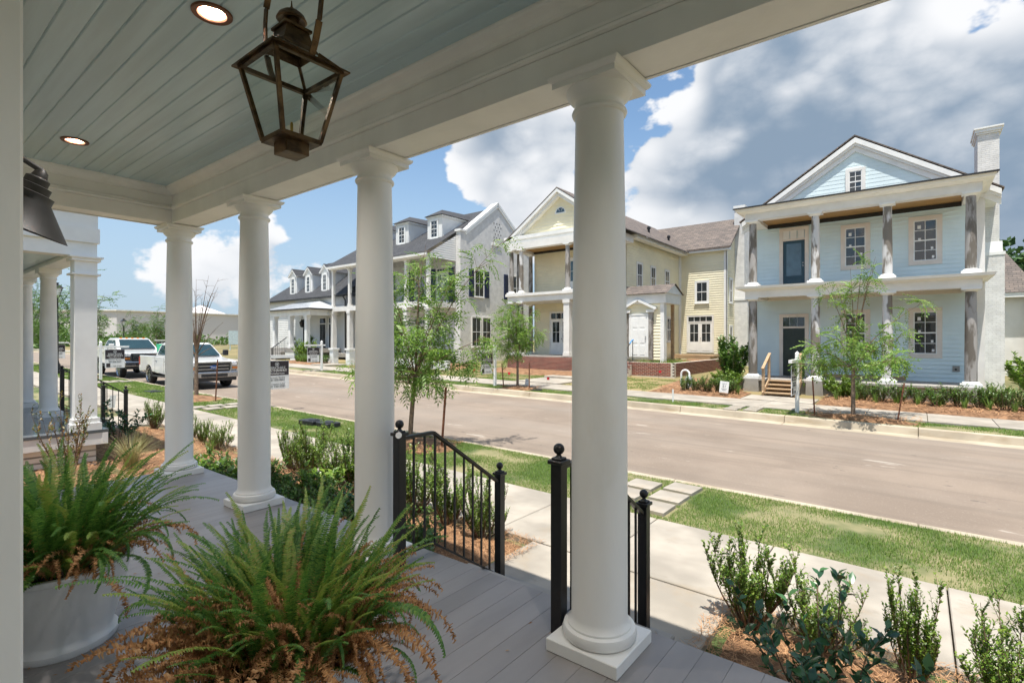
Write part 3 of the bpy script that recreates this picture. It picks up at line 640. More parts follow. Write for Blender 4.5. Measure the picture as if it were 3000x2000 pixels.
for s in (-1, 1):   # rake boards: frieze and crown
    m = MB(); a = (-1.95 + s * 4.2, 6.75); pk = (-1.95, 6.75 + 4.2 * .6575)
    for (y0, y1, d0, d1) in ((24.28, 24.33, .0, .20), (24.331, 24.40, .10, .30), (24.401, 24.464, .10, .52)):
        m.add([(a[0], y0, a[1] - d0), (pk[0], y0, pk[1] - d0), (pk[0], y0, pk[1] - d1), (a[0], y0, a[1] - d1), (a[0], y1, a[1] - d0), (pk[0], y1, pk[1] - d0), (pk[0], y1, pk[1] - d1), (a[0], y1, a[1] - d1)], [(0, 1, 2, 3), (4, 7, 6, 5), (3, 2, 6, 7), (0, 3, 7, 4), (0, 4, 5, 1)])
    m.build('rake_board', white, H)
MB().box(1.845, 2.26, 24.345, 36.2, 6.60, 6.74).build('eave_soffit', white, H); MB().box(-6.20, -5.695, 24.345, 36.2, 6.60, 6.74).build('eave_soffit', white, H)
MB().box(1.60, 1.8395, 24.462, 24.505, -.4, 6.6).box(1.79, 1.84, 24.505, 24.65, -.4, 6.6).build('corner_board', trimw, H); MB().box(-5.72, -5.56, 24.465, 24.5, 0, 6.6).build('corner_board', trimw, H)
# porch slab, beams, ceilings
MB().box(-5.7, 1.72, 22.2, 24.48, -.06, .03).build('porch_floor', rawconc, H, bevel=.01)
MB().box(-5.62, 1.66, 22.32, 24.45, -1.0, -.061).build('porch_foundation', rawconc, H)
for (zb_, zt_, nm) in ((3.25, 3.69, 'balcony'), (6.36, 6.76, 'roof')):
    MB().box(-5.52, 1.62, 22.30, 22.70, zb_, zb_ + .27).box(-5.52, -5.12, 22.70, 24.47, zb_, zb_ + .27).box(1.22, 1.62, 22.70, 24.47, zb_, zb_ + .27).build('porch_beam', trimw, H)
    MB().sweep([(0, zb_ + .271), (-.10, zb_ + .30), (-.14, zb_ + .33), (-.28, zb_ + .35), (-.30, zb_ + .40), (-.32, zb_ + .44), (.1, zb_ + .44), (.1, zb_ + .271)], [(-5.52, 24.46), (-5.52, 22.30), (1.62, 22.30), (1.62, 24.46)][::1]).build('porch_cornice', white, H)
    for i in range(20): MB().box(-5.11, 1.21, 22.71 + .088 * i, 22.71 + .088 * i + .085, zb_ + .14, zb_ + .16).build('ceiling_board', woodC, H)
    MB().box(-5.115, 1.215, 24.395, 24.475, zb_ - .02, zb_ + .139).build('ceiling_trim', charcoal if nm == 'roof' else trimw, H)
MB().box(-5.5, 1.6, 22.32, 24.45, 3.665, 3.705).build('balcony_floor', trimw, H)
MB().prism([(21.93, 6.805), (21.93, 6.84), (24.46, 7.22), (24.46, 7.1)], 'x', -5.88, 1.98).build('pent_roof', grayPx, H)
MB().box(-5.89, 1.99, 21.905, 21.93, 6.79, 6.845).build('drip_edge', charcoal, H)
for k in range(4):
    x = -5.27 + 2.207 * k
    MB().prism([(x - .30, -.9), (x + .30, -.9), (x + .27, -.002), (x - .27, -.002)], 'y', 22.18, 22.315).build('pedestal', rawconc, H)
    fcol(H, x, 22.5, .17, 3.13, .165, rawcol if k in (0, 3) else patchcol, pw=.27)
    fcol(H, x, 22.5, 3.845, 6.24, .150, rawcol if k in (0, 3) else patchcol, pw=.25)
paneldoor(H, FW_, -4.53, .05, .82, 2.0, doorG, pinkp, .46)
paneldoor(H, FW_, -4.53, 3.71, .82, 2.03, doorN, pinkp, .42, True, trglass=trimw)
for (x, w) in ((-2.30, .68), (-.14, .68)):
    for (z, hh) in ((1.04, 1.56), (4.49, 1.5)):
        w_ = window(H, FW_, x, z, w, hh, 2, 4, pinkp, .15, sill=False)
        for (a_, b_, c_, mm_) in ((.12, .88, .10, signW), (.52, .30, .07, signW), (.55, .06, .07, signW), (.14, .55, .08, signW)): MB(FW_).box(x + a_ * w / .7, x + a_ * w / .7 + c_, -.047, -.045, z + b_ * hh * .9, z + b_ * hh * .9 + c_ * 1.3).build('sticker', mm_, w_)
window(H, face(y=24.45), -2.17, 7.38, .44, .84, 2, 4, trimw, .11, sill=False)
# chimney on the side wall
ch = MB().box(1.80, 2.42, 26.8, 28.3, 5.25, 9.45).box(1.80, 2.56, 26.72, 28.4, -.8, 4.85).build('chimney', wbrick, H)
MB().prism([(26.72, 4.85), (26.72, 4.9), (26.8, 5.3), (28.3, 5.3), (28.4, 4.9), (28.4, 4.85)], 'x', 1.81, 2.50).box(1.80, 2.58, 26.70, 28.42, 4.78, 4.90).build('shoulder_cap', white, ch)
MB().box(1.76, 2.46, 26.76, 28.34, 9.45, 9.52).box(1.72, 2.50, 26.72, 28.38, 9.52, 9.64).box(1.68, 2.54, 26.68, 28.42, 9.64, 9.70).build('chimney_cap', white, ch)
MB().box(.97, 1.17, 24.44, 24.482, .42, .62).build('meter_plate', rawconc, H); MB().box(1.03, 1.09, 24.42, 24.44, .47, .53).build('outlet', black, H)
# temporary wooden steps
T = thing('wooden_steps', 'temporary unpainted wooden steps with rails at the blue house', 'steps', (-4.0, 21.6, -.5))
for k in range(4): MB().box(-4.55, -3.5, 21.02 + .28 * k, 21.34 + .28 * k, -.44 + .135 * k, -.40 + .135 * k).build('tread', lumber, T); MB().box(-4.53, -3.52, 21.31 + .28 * k, 21.335 + .28 * k, -.56 + .135 * k, -.441 + .135 * k).build('riser', lumber, T)
for x in (-4.58, -3.49):
    MB().bar((x, 20.98, -.50), (x, 22.16, 0.0), .04, .22).build('stringer', lumber, T)
    for (y, z0, z1) in ((21.1, -.58, .52), (22.05, -.05, .98)): MB().box(x - .045, x + .045, y - .045, y + .045, z0, z1).build('post', lumber, T)
    MB().bar((x, 20.98, .48), (x, 22.18, 1.04), .10, .04).build('handrail', lumber, T)
tag(MB().box(-3.05, -.35, 24.2, 24.24, .05, .19).build('lumber_plank', lumber), 'long lumber plank lying on the blue house porch', 'plank')
# garage wing far behind the blue house
G = thing('shingle_garage', 'low garage with brown shingle hip roof behind the white chimney', 'garage', (5, 42, -.3))
MB().box(2.2, 8.8, 38, 46, -.6, 4.0).build('wall', trimw, G)
MB().add([(1.6, 37.4, 4.05), (4.95, 37.4, 4.05), (4.95, 46.5, 4.05), (1.6, 46.5, 4.05), (3.0, 40.0, 6.9), (3.6, 40.0, 6.9), (3.6, 44.0, 6.9), (3.0, 44, 6.9)], [(0, 1, 5, 4), (1, 2, 6, 5), (2, 3, 7, 6), (3, 0, 4, 7), (4, 5, 6, 7), (3, 2, 1, 0)]).build('roof', grayPx, G)
MB().box(1.65, 4.9, 37.45, 37.5, 3.8, 4.04).build('fascia', white, G); MB().box(4.5, 4.66, 37.7, 37.86, -.5, 3.85).build('post', lumber, G)
# ------------------------------------------------------------------ yellow house
Y = thing('yellow_house', 'pale yellow clapboard house with gabled two storey porch and brick base', 'house', (-15, 25, -.1))
YF, Ym = 27.2, -16.3
MB().box(-19.55, -13.1, YF + .003, 41, -.5, 7.5).build('wall_core', yelS, Y)
siding(Y, face(y=YF), -19.5, -13.1, .62, 4.1, yelS, .16); siding(Y, face(y=YF), -19.5, -13.1, 4.3, 7.4, yelS, .16)
siding(Y, face(x=-13.097), YF, 35.4, .4, 7.55, yelS, .15)
ys = .70
siding(Y, face(y=25.3), 0, 0, 7.85, 10.1, yelS, .19, lambda v: (Ym - (10.15 - v) / ys, Ym + (10.15 - v) / ys), 'gable_siding')
gable_roof(Y, -20.35, -12.25, 24.85, 39, 7.52, 10.34, grayPy, th=.06)
for s in (-1, 1):
    m = MB(); a = (Ym + s * 3.98, 10.27 - 3.98 * .697); pk = (Ym, 10.27)
    for (y0, y1, d0, d1) in ((24.86, 25.0, .0, .20), (25.0, 25.29, .08, .42)):
        m.add([(a[0], y0, a[1] - d0), (pk[0], y0, pk[1] - d0), (pk[0], y0, pk[1] - d1), (a[0], y0, a[1] - d1), (a[0], y1, a[1] - d0), (pk[0], y1, pk[1] - d0), (pk[0], y1, pk[1] - d1), (a[0], y1, a[1] - d1)], [(0, 1, 2, 3), (4, 7, 6, 5), (3, 2, 6, 7), (0, 3, 7, 4), (0, 4, 5, 1)])
    m.build('rake_board', white, Y)
MB().box(-20.2, -12.4, 24.86, 25.29, 7.66, 7.86).box(-20.05, -12.55, 24.95, 25.29, 7.45, 7.66).build('pediment_cornice', white, Y)
MB().box(-19.95, -12.65, 24.80, 25.25, 7.04, 7.45).box(-19.95, -19.5, 25.25, YF, 7.04, 7.45).box(-13.1, -12.65, 25.25, YF, 7.04, 7.45).build('porch_beam', trimw, Y)
MB().box(-12.9, -12.45, 27.2, 39, 7.34, 7.54).build('side_eave', white, Y)
for i in range(16): MB().box(-19.49, -13.11, 25.26 + .12 * i, 25.26 + .12 * i + .116, 7.2, 7.22).build('ceiling_board', woodC, Y)
MB().box(-19.49, -13.11, 27.06, 27.18, 7.07, 7.199).build('ceiling_trim', charcoal, Y)
# half round attic window
aw = MB(); pts = [(Ym + .32 * math.cos(a), 8.92 + .32 * math.sin(a)) for a in [math.pi * k / 12 for k in range(13)]]
aw = MB().prism([(Ym - .02 + 1.2 * (p[0] - Ym), 8.88 + 1.2 * (p[1] - 8.92)) for p in pts], 'y', 25.255, 25.30).build('attic_window', white, Y)
for k in range(3):
    a0, a1 = math.pi * k / 3 + .08, math.pi * (k + 1) / 3 - .08
    MB().prism([(Ym, 8.94)] + [(Ym + .29 * math.cos(a), 8.93 + .29 * math.sin(a)) for a in [a0 + (a1 - a0) * q / 4 for q in range(5)]], 'y', 25.245, 25.254).build('pane', glassB, aw)
# balcony and porch
MB().box(-19.9, -12.7, 24.85, YF, 3.85, 4.33).box(-20.0, -12.6, 24.75, 24.849, 4.2, 4.36).build('balcony', trimw, Y)
MB().box(-19.9, -12.7, 24.85, YF, .52, .64).build('porch_floor', rawconc, Y)
brick_run(Y, -19.9, 24.83, -15.0, 24.83, -.16, 10, True); brick_run(Y, -15.0, 24.835, -12.75, 24.835, -.16, 10, False)
for (x, y) in ((-19.7, 25.0), (-18.95, 25.0), (-19.7, 25.75), (-19.7, 27.0), (-15.65, 25.0), (-13.6, 25.0), (-12.95, 25.0)):
    fcol(Y, x, y, 4.50, 6.92, .14, patchcol if x in (-18.95,) else rawcol, pw=.22)
for (x, y) in ((-19.7, 25.0), (-18.95, 25.0), (-19.7, 25.75), (-19.7, 27.0)): fcol(Y, x, y, .78, 3.73, .15, rawcol, pw=.23)
for x in (-15.65, -13.6, -12.95):
    MB().box(x - .19, x + .19, 24.86, 25.24, .65, 3.845).box(x - .23, x + .23, 24.82, 25.28, 3.66, 3.846).box(x - .22, x + .22, 24.83, 25.27, .645, .85).build('pier', trimw, Y)
french(Y, face(y=YF - .02), -18.2, .66, 1.5, 2.15, .42); french(Y, face(y=YF - .02), -16.2, .66, 1.5, 2.15, .42)
french(Y, face(y=YF - .02), -16.9, 4.4, 1.9, 2.1, 0, glass=glassB)
for yy in (28.6, 30.6, 32.9): window(Y, face(x=-13.09), yy, 4.75, .62, 1.35, 2, 2, trimw, .1)
window(Y, face(x=-13.09), 33.2, 1.5, .62, 1.5, 2, 2, trimw, .1)
# side entry with little pediment
MB().box(-13.1, -10.25, 25.62, 25.9, .5, 3.5).build('entry_core', yelS, Y)
siding(Y, face(y=25.61), -13.0, -10.25, .55, 3.45, yelS, .16, name='entry_siding')
MB().box(-10.42, -10.22, 25.56, 25.92, .3, 3.45).build('corner_post', white, Y)
MB().box(-13.05, -10.1, 25.5, 25.95, 3.45, 3.95).box(-10.55, -10.1, 25.95, 27.5, 3.45, 3.95).build('entry_beam', white, Y)
MB().add([(-13.05, 25.3, 3.96), (-9.95, 25.3, 3.96), (-9.95, 26.5, 4.5), (-13.05, 26.5, 4.5), (-9.95, 27.7, 3.96), (-13.05, 27.7, 3.96)], [(0, 1, 2, 3), (3, 2, 4, 5)]).build('entry_roof', grayPx, Y)
MB().prism([(25.35, 3.955), (27.65, 3.955), (26.5, 4.44)], 'x', -10.12, -10.02).build('entry_gable', white, Y)
MB().box(-10.5, -10.35, 27.2, 27.35, .3, 3.45).build('entry_post', lumber, Y)
paneldoor(Y, face(y=25.6), -12.05, .66, .92, 2.2, white, white, 0, cw=.08)
MB().box(-12.42, -12.16, 25.54, 25.61, .55, 3.0).box(-11.05, -10.79, 25.54, 25.61, .55, 3.0).build('pilaster', rawcol, Y)
MB().box(-12.5, -12.05, 25.45, 25.61, 3.0, 3.14).box(-11.15, -10.7, 25.45, 25.61, 3.0, 3.14).build('pilaster_cap', white, Y)
for s in (-1, 1): MB().bar((-11.6 + s * 1.0, 25.5, 3.16), (-11.6, 25.5, 3.66), .24, .12).build('pediment_rake', white, Y)
# wing
MB().box(-13.0, -9.9, 35.42, 40.6, -.3, 7.6).build('wing_core', yelS, Y)
siding(Y, face(y=35.4), -13.05, -9.9, .5, 7.6, yelS, .155); siding(Y, face(x=-9.895), 35.4, 40.6, .4, 9.9, yelS, .155, lambda v: (35.4 + max(0, (v - 7.7) / .87), 40.6 - max(0, (v - 7.7) / .87)))
gable_roof(Y, -16, -9.55, 35.0, 41.0, 7.68, 10.0, grayPx, 'x')
MB().box(-13.05, -9.62, 35.05, 35.4, 7.44, 7.66).build('wing_eave', white, Y)
MB().box(-10.06, -9.885, 35.36, 35.43, .3, 7.44).box(-9.93, -9.87, 35.36, 35.55, .3, 7.5).build('corner_board', white, Y); MB().box(-13.1, -12.9, 35.36, 35.43, .3, 7.44).build('corner_board', white, Y)
window(Y, face(y=35.38), -11.85, 4.15, .72, 1.3, 2, 2, white, .12); french(Y, face(y=35.38), -12.4, .7, 1.6, 2.05, .38)
for z in (4.1, .95): window(Y, face(x=-9.88), 35.95, z, .5, 1.5, 1, 2, white, .1)
ch = MB().box(-9.9, -9.25, 37.2, 38.9, 5.2, 10.45).box(-9.9, -9.02, 37.1, 39.0, -.5, 4.4).prism([(37.1, 4.4), (39.0, 4.4), (38.9, 5.2), (37.2, 5.2)], 'x', -9.9, -9.15).build('chimney', wbrick, Y)
MB().box(-9.95, -9.2, 37.15, 38.95, 10.45, 10.7).build('chimney_cap', white, ch); MB().box(-9.92, -8.98, 37.06, 39.04, 4.25, 4.40).build('shoulder_cap', white, ch)
ch2 = MB().box(-22.3, -20.9, 36.0, 37.0, 4, 11.3).box(-22.4, -20.8, 35.9, 37.1, 11.3, 11.5).build('chimney', wbrick, Y)
for (x, y, z) in ((-13.6, 31.5, 8.3), (-13.5, 34.6, 8.2)): MB().lathe([(.07, -.6), (.07, .35), (.12, .36), (.12, .5), (.05, .55)], (x, y, z), 12).build('vent_pipe', black, Y)
# brick garden wall and steps, lumber behind
BW = thing('brick_garden_wall', 'low red brick garden wall with steps by the yellow house', 'wall', (-10, 24.7, -.3))
brick_run(BW, -11.6, 24.72, -9.35, 24.72, -.24, 9, True); brick_run(BW, -9.35, 24.72, -9.35, 33.0, -.24, 9, False)
for k in range(4): brick_run(BW, -12.7, 24.0 + .28 * k, -11.6, 24.0 + .28 * k, -.30 + .17 * k, 3, False)
MB().box(-11.5, -9.45, 24.9, 33, -.4, .36).build('fill_soil', straw, BW)
hr = thing('entry_handrail', 'black handrail with blue tape on the brick steps', 'handrail', (-11.65, 24.1, -.3))
for (y, z0, z1) in ((23.85, -.4, .72), (25.05, .4, 1.55)): MB().tube([(-11.7, y, z0), (-11.7, y, z1)], .022, 8).build('post', black, hr)
MB().tube([(-11.7, 23.8, .70), (-11.7, 24.9, 1.5), (-11.7, 25.1, 1.56)], .025, 8).build('rail', black, hr); MB().tube([(-11.7, 24.7, 1.36), (-11.7, 24.92, 1.52), (-11.7, 25.12, 1.57)], .031, 8).build('tape', mat('blue_tape', (.02, .25, .6), .5), hr)
LS = thing('lumber_stack', 'stacked timber steps below the yellow french doors', 'lumber', (-11.4, 34, .5))
for k in range(6): MB().box(-12.8 + .3 * (k % 3), -10.3 + .25 * (k % 2), 33.3 + .5 * (k // 2), 33.75 + .5 * (k // 2), .36 + .13 * (k % 2), .48 + .13 * (k % 2)).build('timber', lumber, LS)
# ------------------------------------------------------------------ white brick house with galleries
A = thing('white_brick_house', 'white painted brick house with steep gable, navy shutters and double gallery', 'house', (-30, 26.5, .3))
xg = -25.5
MB().box(-37.5, xg - .45, 26.6, 34.6, -.3, 8.6).build('wall_core', wbrick, A)
MB().prism([(26.5, -.4), (34.7, -.4), (34.7, 8.9), (30.6, 11.95), (27.0, 9.3), (26.5, 9.3)], 'x', xg - .44, xg).build('gable_wall', wbrick, A)
for (p0, p1) in (((27.0, 9.35), (30.62, 12.05)), ((30.58, 12.05), (34.75, 8.95))):
    MB().bar((xg - .22, p0[0], p0[1]), (xg - .22, p1[0], p1[1]), .60, .16).bar((xg + .03, p0[0], p0[1] - .2), (xg + .03, p1[0], p1[1] - .2), .08, .12).build('coping', white, A)
MB().box(xg - .5, xg + .06, 26.42, 27.1, 9.3, 9.45).build('shoulder', white, A)
for k in range(15):
    r_, c_ = divmod(k, 3); MB().box(xg - .02, xg + .012, 30.15 + .33 * c_ + (.16 if r_ % 2 else 0), 30.23 + .33 * c_ + (.16 if r_ % 2 else 0), 9.35 + .27 * r_, 9.45 + .27 * r_).build('vent_hole', black, A)
MB().box(xg - .02, xg + .06, 29.9, 31.0, 8.75, 8.9).build('ledge', white, A)
# roof: front slope sweeps over the gallery
MB().add([(-37.8, 23.6, 7.5), (xg - .43, 23.6, 7.5), (xg - .43, 30.6, 11.75), (-37.8, 30.6, 11.75), (xg - .43, 34.9, 8.6), (-37.8, 34.9, 8.6)], [(0, 1, 2, 3), (3, 2, 4, 5)]).build('roof', darkPx, A)
MB().box(-37.8, xg - .43, 23.62, 23.75, 7.28, 7.46).box(-37.6, xg - .6, 23.75, 24.2, 7.2, 7.38).build('gallery_eave', trimw, A)
siding(A, face(x=-25.98), 24.0, 26.6, 7.2, 9.0, whiteS, .16, lambda v: (24.0 + max(0, (v - 7.5) / .6), 26.6), 'gallery_gable')
MB().box(-37.6, -26.0, 23.9, 26.6, 3.85, 4.22).build('gallery_floor', trimw, A); MB().box(-37.6, -26.0, 23.9, 26.6, .2, .5).build('porch_floor', rawconc, A)
for i in range(6):
    x = -26.15 - 2.25 * i
    MB().box(x - .11, x + .11, 23.95, 24.17, 4.22, 7.2).box(x - .15, x + .15, 23.91, 24.21, 7.05, 7.21).box(x - .14, x + .14, 23.92, 24.2, 4.22, 4.4).build('gallery_post', trimw, A)
    MB().box(x - .17, x + .17, 23.9, 24.24, .5, 3.85).box(x - .21, x + .21, 23.86, 24.28, 3.65, 3.851).build('porch_pier', trimw, A)
    if i < 5:
        rl = MB().bar((x - .1, 24.06, 5.2), (x - 2.14, 24.06, 5.2), .05, .04).bar((x - .1, 24.06, 4.34), (x - 2.14, 24.06, 4.34), .04, .03).build('balcony_rail', black, A)
        for k in range(1, 17): MB().box(x - .1 - .12 * k - .009, x - .1 - .12 * k + .009, 24.05, 24.07, 4.35, 5.19).build('baluster', black, rl)
rl = MB().bar((-26.02, 24.2, 5.2), (-26.02, 26.6, 5.2), .05, .04).bar((-26.02, 24.2, 4.34), (-26.02, 26.6, 4.34), .04, .03).build('balcony_rail', black, A)
for k in range(1, 19): MB().box(-26.03, -26.01, 24.2 + .125 * k, 24.218 + .125 * k, 4.35, 5.19).build('baluster', black, rl)
FA = face(y=26.58)
MB().box(-37.5, -25.95, 26.585, 26.6, 4.2, 7.3).build('gallery_wall', whiteS, A)
for x in (-27.9, -30.3, -34.5):
    french(A, FA, x, 4.25, 1.1, 2.2, .3, leaves=2)
    for u in (x - .75, x + 1.22): MB().box(u, u + .55, 26.52, 26.57, 4.25, 6.8).build('shutter', navy, A)
    french(A, FA, x, .5, 1.1, 2.2, .35, leaves=2)
FG = face(x=xg + .002)
def shutters(u, v, w, h):
    for a in (u - .62, u + w + .12):
        s = MB(FG).box(a, a + .5, -.05, -.0, v - .05, v + h + .05).build('shutter', navy, A)
        for j in range(int(h / .09)): MB(FG @ Matrix.Translation((a + .25, -.055, v + .05 + .09 * j)) @ Matrix.Rotation(rad(35), 4, 'X')).box(-.2, .2, -.004, .004, -.04, .04).build('slat', navy, s)
window(A, FG, 28.0, 4.75, .95, 1.9, 2, 2, trimw, .06); shutters(28.0, 4.75, .95, 1.9)
window(A, FG, 32.0, 4.75, .95, 1.9, 2, 2, trimw, .06); shutters(32.0, 4.75, .95, 1.9)
for u in (27.7, 28.85, 31.8): window(A, FG, u, 1.1, .9, 2.1, 2, 2, trimw, .08)
for x in (-27.6, -31.2, -34.8):   # hipped dormers
    D = MB().box(x - .75, x + .75, 26.0, 30.0, 8.6, 10.5).build('dormer', whiteS, A); siding_ = None
    MB().box(x - .85, x + .85, 25.94, 30.0, 10.42, 10.55).build('dormer_cornice', white, D)
    MB().add([(x - .95, 25.82, 10.56), (x + .95, 25.82, 10.56), (x + .95, 30, 10.56), (x - .95, 30, 10.56), (x, 26.75, 11.15), (x, 30.4, 11.3)], [(0, 1, 4), (1, 2, 5, 4), (3, 0, 4, 5)]).build('dormer_roof', darkPx, D)
    window(A, face(y=25.99), x - .32, 9.0, .64, 1.2, 2, 4, white, .1)
# garden wall with gate pier in front
GW = thing('white_garden_wall', 'white painted low garden wall with brick capped pier', 'wall', (-32, 21.6, -.2))
MB().box(-31.2, -22.5, 22.3, 22.5, -.6, .28).box(-37.4, -33.6, 21.5, 21.7, -.6, .22).box(-39.5, -37.4, 21.5, 21.7, -.6, .1).build('wall_panel', white, GW)
for x in (-31.4, -33.4): MB().box(x - .22, x + .22, 21.3, 21.74, -.6, .85).box(x - .28, x + .28, 21.24, 21.8, .85, .98).build('pier', white, GW)
# ------------------------------------------------------------------ white cottage with dormers
B = thing('white_cottage', 'white clapboard cottage with three dormers and a metal roofed porch', 'house', (-43, 24.9, .3))
MB().box(-49.6, -36.9, 24.903, 33, -.3, 5.2).build('wall_core', whiteS, B); siding(B, face(y=24.9), -49.6, -36.9, .5, 5.15, whiteS, .17); siding(B, face(x=-36.897), 24.9, 33, .5, 5.15, whiteS, .17)
MB().box(-36.98, -36.87, 24.86, 24.98, .3, 5.2).build('corner_board', white, B); MB().box(-49.65, -49.5, 24.86, 24.9, .3, 5.2).build('corner_board', white, B)
MB().add([(-49.9, 24.5, 5.22), (-36.5, 24.5, 5.22), (-37.2, 29.6, 9.3), (-47.0, 29.6, 9.3), (-36.5, 34, 5.22), (-49.9, 34, 5.22)], [(0, 1, 2, 3), (3, 2, 4, 5), (0, 3, 5), (1, 4, 2)]).build('roof', darkPx, B)
MB().box(-49.9, -36.5, 24.44, 24.52, 5.12, 5.24).build('gutter', charcoal, B); MB().tube([(-36.75, 24.5, 5.1), (-36.82, 24.75, 4.8), (-36.82, 24.78, .2)], .06, 8).build('downspout', charcoal, B); MB().tube([(-49.7, 24.5, 5.1), (-49.7, 24.8, 4.8), (-49.6, 24.85, .2)], .06, 8).build('downspout', charcoal, B)
for x in (-46.0, -43.35, -40.7):
    D = MB().prism([(x - .62, 5.6), (x + .62, 5.6), (x + .62, 7.55), (x, 8.1), (x - .62, 7.55)], 'y', 25.35, 28.8).build('dormer', whiteS, B)
    MB().add([(x - .78, 25.2, 7.46), (x, 25.2, 8.2), (x + .78, 25.2, 7.46), (x - .78, 29, 7.46), (x, 29, 8.2), (x + .78, 29, 7.46)], [(0, 1, 4, 3), (1, 2, 5, 4)]).build('dormer_roof', darkPx, D)
    MB().bar((x - .74, 25.28, 7.42), (x, 25.28, 8.1), .14, .10).bar((x, 25.28, 8.1), (x + .74, 25.28, 7.42), .14, .10).box(x - .7, x + .7, 25.25, 25.6, 5.5, 5.62).build('dormer_trim', white, D)
    window(B, face(y=25.34), x - .24, 5.9, .48, 1.35, 2, 4, white, .13)
MB().box(-44.3, -37.6, 22.1, 24.89, .55, .9).build('porch_floor', rawconc, B)
MB().box(-44.3, -37.75, 22.2, 22.6, 3.55, 4.05).box(-38.15, -37.75, 22.6, 24.88, 3.55, 4.05).build('porch_beam', white, B)
MB().add([(-44.6, 21.9, 4.08), (-37.4, 21.9, 4.08), (-37.4, 24.88, 4.08), (-40.2, 24.88, 4.9), (-44.6, 24.88, 4.9), (-40.3, 24.6, 4.9)], [(0, 1, 5, 3, 4), (1, 2, 3, 5)]).build('porch_roof', metroof, B)
rs = MB()
for k in range(14): x = -44.4 + .5 * k; rs.bar((x, 21.92, 4.10), (min(x, -40.4), 24.86, 4.93), .03, .04)
rs.build('roof_seam', metroof, B)
MB().box(-44.6, -37.4, 21.82, 21.9, 3.98, 4.09).box(-37.4, -37.32, 21.82, 24.88, 3.98, 4.09).build('gutter', charcoal, B)
for x in (-43.6, -41.0, -38.5): MB().box(x - .16, x + .16, 22.24, 22.56, .9, 3.55).box(x - .21, x + .21, 22.19, 22.61, 3.4, 3.551).box(x - .2, x + .2, 22.2, 22.6, .9, 1.1).build('porch_post', white, B)
for x in (-42.9, -40.2, -38.9 + .1): french(B, face(y=24.88), x - .45, .92, .9, 2.0, .5, white, black)
for (k, y) in enumerate((20.9, 21.3, 21.7)): MB().box(-44.2, -41.4, y, 22.1, -.3, .02 + .28 * k).build('step', rawconc, B)
for x in (-44.2, -41.2):
    r = MB().bar((x, 20.9, .9), (x, 22.15, 1.8), .05, .05).box(x - .04, x + .04, 20.85, 20.93, -.2, .95).build('stair_rail', black, B)
    for k in range(7): MB().box(x - .01, x + .01, 21.0 + .16 * k, 21.02 + .16 * k, .0 + .1 * k, .95 + .115 * k).build('baluster', black, r)
bl = thing('porch_lantern', 'black lantern hanging in the white cottage porch', 'lantern', (-41.1, 23.2, 3.2))
MB().lathe([(.05, 2.62), (.14, 2.66), (.24, 3.0), (.26, 3.02), (.08, 3.2), (.09, 3.26), (.02, 3.3)], (-40.7, 23.2, 0), 6).build('body', black, bl); MB().tube([(-40.7, 23.2, 3.3), (-40.7, 23.2, 3.56)], .02, 6).build('stem', black, bl)
# ------------------------------------------------------------------ neighbouring porch on our side
N = thing('neighbour_porch', 'white neighbouring porch with square corner pier and roof deck', 'house', (-14, 2, 0))
MB().box(-21, -10.72, -1.0, 2.64, .01, .06).build('floor', mat('grey_gloss_floor', (.13, .14, .15), .12, .1, 2), N)
MB().box(-21, -10.72, 2.55, 2.63, -.18, .009).box(-10.80, -10.73, -1, 2.55, -.18, .009).build('floor_fascia', white, N)
MB().box(-21, -10.85, -1, 2.5, -1.0, -.181).build('skirt', rawconc, N)
for k in range(5): MB().box(-10.849, -10.835, -.9, 2.49, -.27 - .1 * k, -.2 - .1 * k).build('skirt_board', trimw, N)
pr_ = MB().box(-11.05, -10.78, 2.2, 2.5, .06, 2.93).build('pier', white, N, bevel=.004)
MB().box(-11.10, -10.73, 2.15, 2.55, .061, .18).box(-11.08, -10.75, 2.17, 2.53, .18, .26).build('pier_base', white, pr_); MB().box(-11.09, -10.74, 2.16, 2.54, 2.62, 2.65).build('pier_astragal', white, pr_); MB().box(-11.09, -10.74, 2.16, 2.54, 2.85, 2.9).box(-11.12, -10.71, 2.13, 2.57, 2.9, 2.929).build('pier_cap', white, pr_)
for x in (-13.35, -15.6, -18.0):
    c = MB().lathe([(.15, .16), (.18, .18), (.15, .22), (.138, .25), (.136, 1.2), (.118, 2.72), (.135, 2.74), (.12, 2.77), (.16, 2.84)], (x, 2.33, 0), 32, False).build('column', white, N, True)
    MB().box(x - .19, x + .19, 2.14, 2.52, .061, .16).build('column_plinth', white, c); MB().box(x - .17, x + .17, 2.16, 2.5, 2.84, 2.93).build('column_abacus', white, c)
MB().box(-21, -10.80, 2.18, 2.5, 2.93, 3.16).box(-11.1, -10.80, -1.0, 2.18, 2.93, 3.16).box(-21, -10.76, 2.16, 2.53, 3.16, 3.4).box(-11.1, -10.76, -1, 2.16, 3.16, 3.4).box(-21, -10.79, 2.17, 2.51, 3.4, 3.62).box(-11.1, -10.79, -1, 2.17, 3.4, 3.62).build('entablature', white, N)
MB().sweep([(0, 3.62), (.14, 3.68), (.16, 3.84), (0, 3.84)], [(-21, 2.51), (-10.79, 2.51), (-10.79, -1)][::-1]).box(-21, -10.79, -1, 2.51, 3.625, 3.838).build('cornice', white, N)
MB().box(-21, -10.60, -1, 2.70, 3.84, 3.87).build('roof_edge', charcoal, N)
MB().box(-21, -11.11, -1, 2.17, 3.0, 3.05).build('porch_ceiling', ceilm, N)
MB().box(-11.05, -10.75, 2.2, 2.5, 3.871, 4.12).box(-11.08, -10.72, 2.17, 2.53, 4.0, 4.05).build('deck_pier', white, N)
